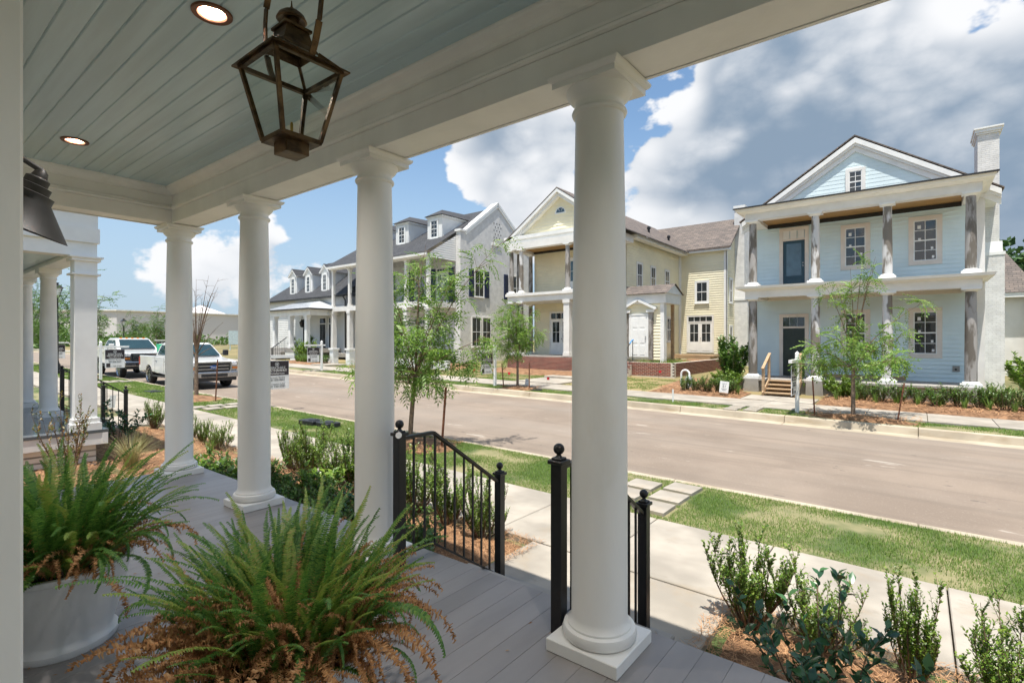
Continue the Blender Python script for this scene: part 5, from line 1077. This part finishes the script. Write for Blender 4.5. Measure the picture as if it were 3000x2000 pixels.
near = [(-1.02, 4.22, .86, 'upright boxwood at the corner of the entry walk, nearest side'), (-.55, 4.2, .74, 'upright boxwood second from the entry walk, nearest side'), (-.03, 4.18, .72, 'bushy boxwood third from the entry walk, nearest side'), (.42, 4.15, .72, 'boxwood cut by the frame edge, nearest side'),
        (-3.72, 4.2, .74, 'upright boxwood behind the iron rail, next to the entry walk'), (-4.28, 4.25, .80, 'upright boxwood behind the iron rail, second from the walk'), (-4.9, 4.25, .98, 'tall boxwood behind the iron rail, third from the walk'),
        (-6.15, 4.3, .95, 'boxwood fourth from the entry walk, right of the porch gap'), (-6.75, 4.35, .85, 'boxwood fifth from the entry walk, seen between columns'), (-7.35, 4.3, 1.0, 'tallest boxwood seen between the two middle columns'), (-7.95, 4.35, .82, 'boxwood seventh from the entry walk, seen between columns'),
        (-10.4, 4.25, .62, 'small boxwood beside the second farthest column'), (-11.1, 4.25, .58, 'small boxwood in straw left of the second farthest column'), (-11.8, 4.25, .6, 'small boxwood next to the corner column'), (-13.6, 4.2, .72, 'small boxwood left of the corner column')]
for i, (x, y, s, lab) in enumerate(near): place(bx, used, i, x, y, s, lab)
ca = [shrub_proto('camellia_shrub', 'c', 'shrub', 1.0, .5, 9, 6, leafG, .095, .058, LEAF2, up=.55, per=7, spr=.30, group='glossy broad leaved shrubs')]
used = set()
for (x, y, s, lab) in ((-.42, 3.45, .86, 'glossy dark leaved camellia at the porch edge in the foreground'), (.12, 3.15, .5, 'small glossy camellia at the bottom edge of the frame'), (-5.0, 3.6, .62, 'glossy leaved shrub behind the far iron post'), (-12.6, 3.25, .95, 'glossy shrub with pink flowers by the neighbouring pier')): place(ca, used, 0, x, y, s, lab)
mo = [shrub_proto('azalea_mound', 'm', 'shrub', .55, .42, 26, 8, leafM, .055, .024, LEAF, up=.7, per=8, spr=.14, group='low mounded hedge along the porch') for _ in range(2)]
used = set(); ml = ['nearest the iron post', 'second from the iron post', 'third from the iron post', 'fourth from the iron post', 'fifth from the iron post', 'sixth from the iron post', 'seventh from the iron post', 'eighth from the iron post']
k = 0
for i in range(8): place(mo, used, i, -3.7 - .62 * i, 3.02 + .05 * (i % 2), 1.0, 'low dark green mound in the front hedge row, ' + ml[i])
for i in range(7): place(mo, used, i + 1, -4.1 - .66 * i, 3.55 + .05 * (i % 2), .85, 'low dark green mound in the back hedge row, ' + ml[i])
lr = [shrub_proto('bronze_leaf_shrub', 'tall sparse shrub with bronze tinted leaves at the neighbouring porch', 'shrub', 1.5, .55, 11, 8, leafR, .05, .032, LEAF2, up=.62, per=8, spr=.30)]
place(lr, set(), 0, -10.15, 2.02, .92, lr[0]['label'])
for k in range(3): pass
# bare sprays above the bronze shrub
sp = MB()
for k in range(5): x, y = -10.15 + rnd(-.2, .3), 2.0 + rnd(-.3, .3); sp.tube([(x, y, .2), (x + rnd(-.1, .1), y + rnd(-.1, .1), .8), (x + rnd(-.2, .2), y + rnd(-.25, .25), 1.15 + rnd(0, .3))], [.006, .004, .002], 4)
sp.build('bare_shoots', twig, lr[0]) if False else None
def tuft(name, lab, x, y, n, h, w, mt, spread=.5, group=None, z=None):
    z = zr(x) + .17 if z is None else z; az = rnd(0, 6.28, n); r = rnd(0, .07 * h + .02, n); t_ = rnd(.1, 1, n) * spread; hh = h * rnd(.55, 1, n); V = np.zeros((n, 8, 3))
    d_ = np.stack([np.cos(az), np.sin(az)], 1); sd = np.stack([-np.sin(az), np.cos(az)], 1)
    for k, f in enumerate((0, .4, .75, 1.0)):
        cx = d_ * (r + hh * t_ * f ** 1.8)[:, None]; cz = hh * (f - .45 * t_ * f ** 2.5); ww = w * (1, .9, .55, .08)[k] / 2
        V[:, k * 2, :2] = cx + sd * ww; V[:, k * 2 + 1, :2] = cx - sd * ww; V[:, k * 2, 2] = cz; V[:, k * 2 + 1, 2] = cz
    F = np.array([(0, 1, 3, 2), (2, 3, 5, 4), (4, 5, 7, 6)])[None] + (np.arange(n) * 8)[:, None, None]
    o = link(name, arr_mesh(name, V.reshape(-1, 3), F.reshape(-1, 4), mt), None, (x, y, z)); tag(o, lab, 'grass tuft' if 'grass' in name else 'plant', group); return o
gt = 'ornamental grass tufts in the straw bed'
tuft('ornamental_grass', 'pale ornamental grass tuft behind the left fern', -8.6, 1.65, 260, .62, .006, dryg, .7, gt); tuft('ornamental_grass', 'wide tan ornamental grass beside the neighbouring pier', -10.0, 2.75, 320, .75, .006, dryg, 1.0, gt)
tuft('ornamental_grass', 'tan ornamental grass left of the corner column', -9.4, 3.35, 160, .5, .007, dryg, 1.1, gt); tuft('ornamental_grass', 'short green grass clump next to the corner column', -9.9, 3.9, 60, .42, .012, irisl, .35, gt)
tuft('ornamental_grass', 'wispy brown grass behind the wide tan tuft', -11.4, 3.3, 200, .6, .006, dryg, 1.1, gt)
# broad leaved seedlings by the far columns
sd_ = [shrub_proto('leafy_perennial', 's', 'plant', .5, .36, 10, 5, leafS, .10, .065, LEAF2, up=.5, per=5, spr=.2, group='leafy perennials at the porch edge')]
used = set()
for (x, y, lab) in ((-7.3, 3.1, 'leafy green perennial at the foot of the corner column'), (-8.0, 3.0, 'leafy green perennial past the corner column'), (-6.3, 3.75, 'lime leaved perennial behind the hedge mounds')): place(sd_, used, 0, x, y, 1.0, lab)
# blue house hedge
hd = [shrub_proto('hedge_shrub', 'h', 'shrub', .62, .26, 14, 9, leafM, .045, .022, up=.82, per=9, spr=.2, group='hedge shrubs before the blue house') for _ in range(2)]
used = set()
for i in range(11): place(hd, used, i, -2.5 + .50 * i, 20.95 + .12 * (i % 3), 1.35, ORD[i] + ' clipped shrub from the sign post in the blue house hedge', zg(0, 20.9) + .02)
for i in range(9): tuft('iris_clump', ORD[i] + ' clump of strappy leaves from the steps between the blue house hedge shrubs', -2.2 + .55 * i, 20.75 + .1 * (i % 2), 34, .55, .022, irisl, .35, 'strappy clumps in the blue house bed', zg(0, 20.8))
for i in range(5): place(hd, used, i, -7.25 + .42 * i, 20.35 + .06 * (i % 2), 1.25, ORD[i] + ' shrub from the wrapped riser in the row behind the lot sign', zg(-6.5, 20.3) + .02, group='shrubs in the yellow house corner bed')
tuft('iris_clump', 'strappy leaves beside the lot sign', -5.35, 20.5, 50, .6, .022, irisl, .35, 'strappy clumps in the corner bed', zg(-5, 20.5)); tuft('iris_clump', 'strappy leaves behind the lot sign', -5.75, 20.8, 40, .7, .022, irisl, .35, 'strappy clumps in the corner bed', zg(-5, 20.8))
mg = [shrub_proto('magnolia_shrub', 'tall glossy magnolia between the yellow and blue houses', 'shrub', 2.6, .75, 16, 26, leafM, .15, .08, LEAF2, up=.6, per=8, spr=.42)]
place(mg, set(), 0, -6.15, 22.6, (1, 1, 1), mg[0]['label'], zg(-6, 22.6))
fl = [shrub_proto('flowering_shrub', 'f', 'shrub', 1.1, .7, 24, 16, leafS, .085, .048, LEAF2, up=.6, per=8, spr=.28, group='leafy garden shrubs')]
used = set()
for (x, y, s, lab) in ((-6.0, 21.6, .9, 'light green shrub with white blooms below the magnolia'), (3.35, 22.9, 1.7, 'bright green leafy shrub at the frame edge by the chimney'), (1.9, 22.2, .75, 'low leafy shrub at the foot of the white chimney'), (2.9, 21.4, .6, 'low leafy shrub at the end of the blue house bed'), (-2.15, 21.75, .85, 'round leafy shrub beside the wooden steps'), (-37.9, 21.9, 1.6, 'full leafy shrub at the white cottage porch corner'), (-24.3, 23.2, 1.2, 'leafy shrub under the white brick gable')): place(fl, used, 0, x, y, s, lab, zg(x, y))
for i in range(7): place(hd, used, i, -37.2 + .62 * i, 20.9, 1.25, ORD[i] + ' shrub from the cottage porch along the white garden wall', zg(-35, 20.9), group='shrubs along the white garden wall')
for i in range(6): tuft('agapanthus_clump', ORD[i] + ' clump of long leaves from the hanging sign by the garden pier', -36.6 + .5 * i, 20.5, 60, .8, .03, irisl, .5, 'long leaved clumps by the garden pier', zg(-35, 20.5))
for i, x in enumerate((-42.6, -39.8)): 
    tag(MB().lathe([(.0, 0), (.28, 0), (.42, .45), (.46, .5), (.4, .5)], (0, 0, 0), 20, False).build('porch_planter', potm, None, True, loc=(x + .9, 22.9, .9)), 'white pot on the cottage porch, ' + ('left one' if i == 0 else 'right one'), 'planter', 'cottage porch pots'); tuft('potted_fern', 'dark green potted plant on the cottage porch, ' + ('left one' if i == 0 else 'right one'), x + .9, 22.9, 120, .8, .05, leafM, .9, 'cottage porch plants', 1.35)
# ------------------------------------------------------------------ beds, straw and grass
def bed(x0, x1, y0, y1, dz=.17, far=False):
    xs = span(x0, x1, .35); ys_ = span(y0, y1, .35)
    def zf(x, y):
        e = min(x - x0, x1 - x, y - y0, y1 - y); hmp = .045 * min(1, e / .25) + .015 * math.sin(x * 5.1) * math.sin(y * 6.3) if e > .01 else -.05
        return (zg(x, y) if far else zr(x)) + dz + hmp
    grid('planting_bed', xs, ys_, zf, straw, kind='structure'); return zf
nb_ = [bed(-1.19, 4.0, 2.62, 4.47), bed(-14.4, -3.26, 2.62, 4.47), bed(-14.4, -7.06, -.8, 2.62)]
bed(-2.7, 6.0, 19.6, 22.15, .07, True); bed(-8.6, -5.1, 19.75, 21.6, .07, True); bed(-38.5, -33.4, 19.75, 21.45, .07, True); bed(-20.5, -13, 22.6, 24.8, .04, True); bed(-8.9, -5.9, 21.6, 25, .05, True); bed(-31.2, -22, 22.5, 25, .05, True)
def needles(name, regions, dens, zf, L_=.16, w=.0032):
    P_ = []
    for (x0, x1, y0, y1) in regions: n = int((x1 - x0) * (y1 - y0) * dens); P_.append(np.stack([rnd(x0, x1, n), rnd(y0, y1, n)], 1))
    P_ = np.concatenate(P_); n = len(P_); z = np.array([zf(x, y) for x, y in P_]) + rnd(.0, .03, n); az = rnd(0, 6.28, n); l = L_ * rnd(.5, 1, n); tl = rnd(-.22, .3, n)
    d_ = np.stack([np.cos(az), np.sin(az), tl], 1) * l[:, None]; s_ = np.stack([-np.sin(az), np.cos(az), np.zeros(n)], 1) * w; p = np.column_stack([P_, z]); mid = p + d_ * .5 + np.stack([np.zeros(n), np.zeros(n), .012 * np.ones(n)], 1)
    V = np.stack([p - s_ * .5, p + s_ * .5, mid + s_ * .5, p + d_, mid - s_ * .5], 1).reshape(-1, 3)
    i = np.arange(n) * 5; F = np.concatenate([np.stack([i, i + 1, i + 2, i + 4], 1), np.stack([i + 4, i + 2, i + 3, i + 3], 1)[:, :4]])
    F2 = np.stack([i, i + 1, i + 2, i + 4], 1)
    me = arr_mesh(name, V, F2, needle); tag(link(name, me), kind='stuff')
def znear(x, y): return zr(x) + .205
needles('pine_straw', [(-1.3, 1.5, 2.62, 4.52), (-9.5, -3.12, 3.0, 4.52)], 1900, znear)
needles('pine_straw', [(-14.0, -9.5, 2.6, 4.5), (-11, -7.1, .5, 2.62), (-8.9, -7.2, 6.4, 7.7)], 700, znear, .2, .006)
needles('pine_straw', [(-2.6, 3, 19.65, 22.1), (-8.5, -5.2, 19.8, 21.5), (-2.6, 0.1, 16.7, 17.7), (-14, -12.2, 16.7, 17.7)], 160, lambda x, y: zg(x, y) + .13, .3, .014)
def grass(name, x0, x1, y0, y1, n, h, zf, w=.006, thr=-.35):
    P_ = np.stack([rnd(x0, x1, n), rnd(y0, y1, n)], 1); x, y = P_[:, 0], P_[:, 1]
    pt = np.sin(x * 1.7 + 2 * np.sin(y * 1.3)) * np.sin(y * 2.9 + x * .6) + .6 * np.sin(x * 4.3 + y * 3.1) * np.sin(y * 5.7 - x * 1.9)
    ring_ok = np.ones(n, bool)
    for cx, cy, r in ((-8.0, 7.0, .95), (-19.1, 7.05, 1.05), (-13.1, 17.12, 1.0), (-1.3, 17.12, 1.35)): ring_ok &= ((x - cx) / r) ** 2 + ((y - cy) / (r * .8)) ** 2 > .95
    for px, py in ((-2.95, 6.75), (-16.4, 6.75), (-4.25, 17.12)):
        for i in range(2):
            for j in range(3): ring_ok &= ~((np.abs(x - px - (i - .5) * .56) < .23) & (np.abs(y - py - (j - 1) * .52 - (.18 if i else 0)) < .23))
    k = (pt + rnd(-.5, .5, n) > thr) & ring_ok; P_ = P_[k]; n = len(P_); z = np.array([zf(a, b_) for a, b_ in P_]); az = rnd(0, 6.28, n); hh = h * rnd(.4, 1, n); ln = rnd(.1, .9, n) * hh
    b0 = np.column_stack([P_, z]); s_ = np.stack([-np.sin(az), np.cos(az), 0 * az], 1) * w / 2; tip = b0 + np.stack([np.cos(az) * ln, np.sin(az) * ln, hh], 1)
    V = np.stack([b0 - s_, b0 + s_, tip], 1).reshape(-1, 3); tag(link(name, arr_mesh(name, V, np.arange(3 * n).reshape(-1, 3), grassm)), kind='stuff')
grass('verge_grass', -13, 3, 6.02, 7.83, 170000, .045, lambda x, y: zr(x) + .163, .006, -.45)
grass('verge_grass', -45, -13, 6.02, 7.83, 90000, .055, lambda x, y: zr(x) + .163, .012, -.8)
grass('far_verge_grass', -30, 10, 16.57, 17.68, 70000, .055, lambda x, y: zr(x) + .188, .013, -.2)
lawn_f = [(-24, -15.3, 19.6, 24.6), (-12.7, -8.8, 19.6, 24.0), (-36, -15.2, 19.6, 20.3)]
for (a, b_, c, e) in lawn_f: grass('lawn_grass', a, b_, c, e, int((b_ - a) * (e - c) * 700), .06, lambda x, y: zg(x, y) - .005, .02, -.1)
grass('planter_weeds', -11.4, -9.5, 24.9, 27.5, 900, .28, lambda x, y: .36, .02, -5)
# ------------------------------------------------------------------ far woods
def wood(name, pts, lm, leaf, nper, label=None):
    P_ = []; D_ = []
    for (x, y, z, rx, ry, rz_) in pts:
        n = int(nper * rx * rz_); u_ = rnd(-1, 1, (n, 3)); u_ /= np.linalg.norm(u_, axis=1, keepdims=True); rr = rnd(.55, 1.0, n)[:, None] * (1 + .22 * np.sin(u_[:, :1] * 9 + x) * np.sin(u_[:, 2:] * 8 + y))
        P_.append(u_ * rr * [rx, ry, rz_] + [x, y, z]); D_.append(rnd(-1, 1, (n, 3)))
    P_ = np.concatenate(P_); D_ = np.concatenate(D_); V, F = scatter(*leaf_t(leaf, leaf * .7), rot_mats(D_, rnd(0, 6, len(P_))), P_, rnd(.6, 1.3, len(P_)))
    tag(link(name, arr_mesh(name, V, F, lm)), kind='stuff')
pts = []
for k in range(34): f = k / 33; pts.append((-118 + 6 * rnd(-1, 1) - 30 * (1 - f), 4 + 95 * f, .5 + rnd(0, .5), 5, 4, rnd(1.6, 3.1)))
for k in range(6): pts.append((-100 - 10 * k, 12 + 3 * k + rnd(-3, 3), 2.2, 2.6, 2.6, rnd(2.5, 4)))
wood('far_thicket_foliage', pts, leafB, .55, 60)
pts = [(12 + 9 * k + rnd(-2, 2), 118 + rnd(-8, 14), 8 + rnd(-1, 3), 7, 6, 10 + rnd(-1, 3)) for k in range(-3, 9)] + [(-30 + 10 * k, 150, 5, 9, 6, 8) for k in range(4)]
wood('far_woods_foliage', pts, mat('leaf_pine', (.05, .12, .03), .7, .2, .2, ramp=[(.02, .06, .02), (.05, .11, .03), (.09, .16, .04)], transl=.15), 1.3, 26)
tk = MB()
for k in range(26): x = -10 + 4.3 * k + rnd(-1, 1); tk.tube([(x, 114, -1), (x + rnd(-.3, .3), 114, 9)], [.3, .16], 6)
tag(tk.build('far_trunks', bark), kind='stuff')
# ------------------------------------------------------------------ ferns in pots
def frond_mesh(Lf, mt, seed, curl=.8, dry=False, pw_=.026):
    g = np.random.default_rng(seed); n = 34; t_ = np.linspace(0, 1, n); th = .10 + curl * t_ ** 1.7 * 1.25; ds = Lf / n
    r = np.cumsum(np.sin(th) * ds); z = np.cumsum(np.cos(th) * ds); wv = .05 * np.sin(t_ * 3.5 + seed * 1.7) * t_ ** 1.3 + g.uniform(-.06, .06) * t_ ** 2
    V = []; F = []
    for i in range(1, n):   # rachis
        p0, p1 = np.array([wv[i - 1], r[i - 1], z[i - 1]]), np.array([wv[i], r[i], z[i]]); w = .0022 * (1 - .7 * t_[i]); o = len(V)
        V += [p0 + [w, 0, 0], p0 - [w, 0, 0], p1 - [w, 0, 0], p1 + [w, 0, 0]]; F.append((o, o + 1, o + 2, o + 3))
        if t_[i] < .12: continue
        tx = p1 - p0; tx /= np.linalg.norm(tx); nn = np.cross([1, 0, 0], tx); pl = pw_ * math.sin(math.pi * min(1, (t_[i] - .06) * .86 + .14)) ** .7 * g.uniform(.8, 1.15)
        for s in (-1, 1):
            for h_ in (0, .5):
                q = p0 + (p1 - p0) * h_; dd = np.array([s, 0, 0]) * .95 + tx * g.uniform(.12, .4) + nn * (g.uniform(-.5, .5) if dry else g.uniform(-.12, .28)); dd /= np.linalg.norm(dd); wd = tx * (.0042 if not dry else .0034)
                o = len(V); m_ = q + dd * pl * .55 + (nn * g.uniform(-.01, .01) if dry else nn * .002); e = q + dd * pl * (g.uniform(.6, .95) if dry else 1) + (nn * g.uniform(-.02, .02) if dry else -nn * .006)
                V += [q - wd, q + wd, m_ + wd * 1.05, e + wd * .2, e - wd * .2, m_ - wd * 1.05]; F.append((o, o + 1, o + 2, o + 5)); F.append((o + 5, o + 2, o + 3, o + 4))
    return arr_mesh('frond', np.array(V), np.array(F), mt)
FRG = [frond_mesh(.66, fernG, 21, .35, False, .022), frond_mesh(.74, fernG, 22, .55, False, .03), frond_mesh(.6, fernG, 23, .85, False, .024), frond_mesh(.78, fernG, 1, .75), frond_mesh(.70, fernG, 2, 1.0), frond_mesh(.62, fernG, 3, .6), frond_mesh(.8, fernG, 4, .95), frond_mesh(.72, fernG, 5, .45)]
FRY = [frond_mesh(.66, fernY, 6, .8), frond_mesh(.72, fernY, 7, .6)]
FRD = [frond_mesh(.55, fernD, 8, 1.3, True), frond_mesh(.6, fernD, 9, .9, True), frond_mesh(.48, fernD, 10, 1.6, True)]
FRH = [frond_mesh(.5, fernD, 12, 2.1, True), frond_mesh(.55, fernG, 13, 1.9)]
def fern(label, x, y, n, dry, tilt=(0, 0), sc=1.0, lean=.55, hang=0, spread=.16):
    o = thing('boston_fern', label, 'fern', (x, y, .39), 'potted ferns')
    for k in range(hang):   # short dry fronds filling the heart of the plant
        az = rnd(0, 6.28); r_ = .24 * math.sqrt(rnd(0, 1)); link('frond', FRD[k % 3], o, (x + r_ * math.cos(az), y + r_ * math.sin(az), .36), (-rnd(.1, .9), rnd(-.4, .4), az + rnd(-2, 2)), rnd(.4, .7))
    for k in range(hang):
        az = rnd(0, 6.28); link('frond', FRD[2] if k % 3 else FRH[k % 2], o, (x + .23 * math.cos(az), y + .23 * math.sin(az), .40), (-rnd(.3, 1.2), rnd(-.4, .4), az - math.pi / 2 + rnd(-.6, .6)), rnd(.6, 1.1))
    for k in range(n):
        az = rnd(0, 6.28); rr = spread * math.sqrt(rnd(0, 1)); u_ = rnd(0, 1)
        if k % 9 == 0: me = FRH[(k // 9) % 2]; rr = .17; az = rnd(0, 6.28)
        elif u_ < dry: me = FRD[k % 3]
        elif u_ < dry + .22: me = FRY[k % 2]
        elif u_ < dry + .26: me = FRH[k % 2]
        else: me = FRG[k % 8]
        ln = rnd(-.1, lean) * (rr / spread * .7 + .3); s = sc * rnd(.65, 1.15) * (1.0 if u_ >= dry else .9)
        link('frond', me, o, (x + rr * math.cos(az), y + rr * math.sin(az), .385), (-ln + tilt[0], tilt[1] + rnd(-.12, .12), az - math.pi / 2 + rnd(-.4, .4)), s)
    return o
def frond_mass(o, x, y, protos, mt, n, sc, lean, spread):
    V = []; F = []; c0 = 0
    for k in range(n):
        me = protos[k % len(protos)]; v = np.empty(len(me.vertices) * 3, np.float32); me.vertices.foreach_get('co', v); v = v.reshape(-1, 3); f = np.empty(len(me.loops), np.int32); me.loops.foreach_get('vertex_index', f)
        az = rnd(0, 6.28); rr = spread * math.sqrt(rnd(0, 1)); M_ = Euler((-rnd(-.2, lean) * (rr / spread * .7 + .3), rnd(-.25, .25), az - math.pi / 2 + rnd(-.8, .8))).to_matrix()
        V.append(v @ np.array(M_).T * (sc * rnd(.5, 1.0)) + [rr * math.cos(az), rr * math.sin(az), -.01]); F.append(f.reshape(-1, 4) + c0); c0 += len(v)
    ob = link('inner_fronds', arr_mesh('inner_fronds', np.concatenate(V), np.concatenate(F), mt), o, (x, y, .39)); ob['kind'] = 'stuff'
f1_ = fern('lush green fern in the white pot by the door casing', -3.47, .66, 250, .08, (0, 0), .88, .9, 40, .22)
f2_ = fern('browning fern with dry fronds in the near foreground', -1.86, 1.02, 299, .44, (0, 0), .76, .60, 90, .27)
frond_mass(f1_, -3.47, .66, FRG, fernG, 110, .75, .9, .2)
frond_mass(f2_, -1.86, 1.02, FRG[:5], fernG, 110, .78, .6, .28); frond_mass(f2_, -1.86, 1.02, FRY, fernY, 50, .75, .6, .28); frond_mass(f2_, -1.86, 1.02, FRD, fernD, 120, .75, 1.0, .28)
# leaflets shed on the boards
n_ = 130; th_ = rnd(0, 6.28, n_); rr_ = .25 + np.abs(RNG.normal(0, .5, n_)); cx_ = np.where(np.arange(n_) % 3 == 0, -3.4, -1.8); P_ = np.stack([cx_ + rr_ * np.cos(th_), np.clip(np.where(np.arange(n_) % 3 == 0, .8, 1.1) + rr_ * np.sin(th_), .25, 2.55), np.full(n_, .004)], 1)
V, F = scatter(*leaf_t(.026, .008), rot_mats(np.stack([np.cos(th_ * 3), np.sin(th_ * 3), rnd(0, .15, n_)], 1), rnd(-.3, .3, n_)), P_, rnd(.6, 1.2, n_)); tag(link('fallen_leaflets', arr_mesh('fallen_leaflets', V, F, fernD)), kind='stuff')
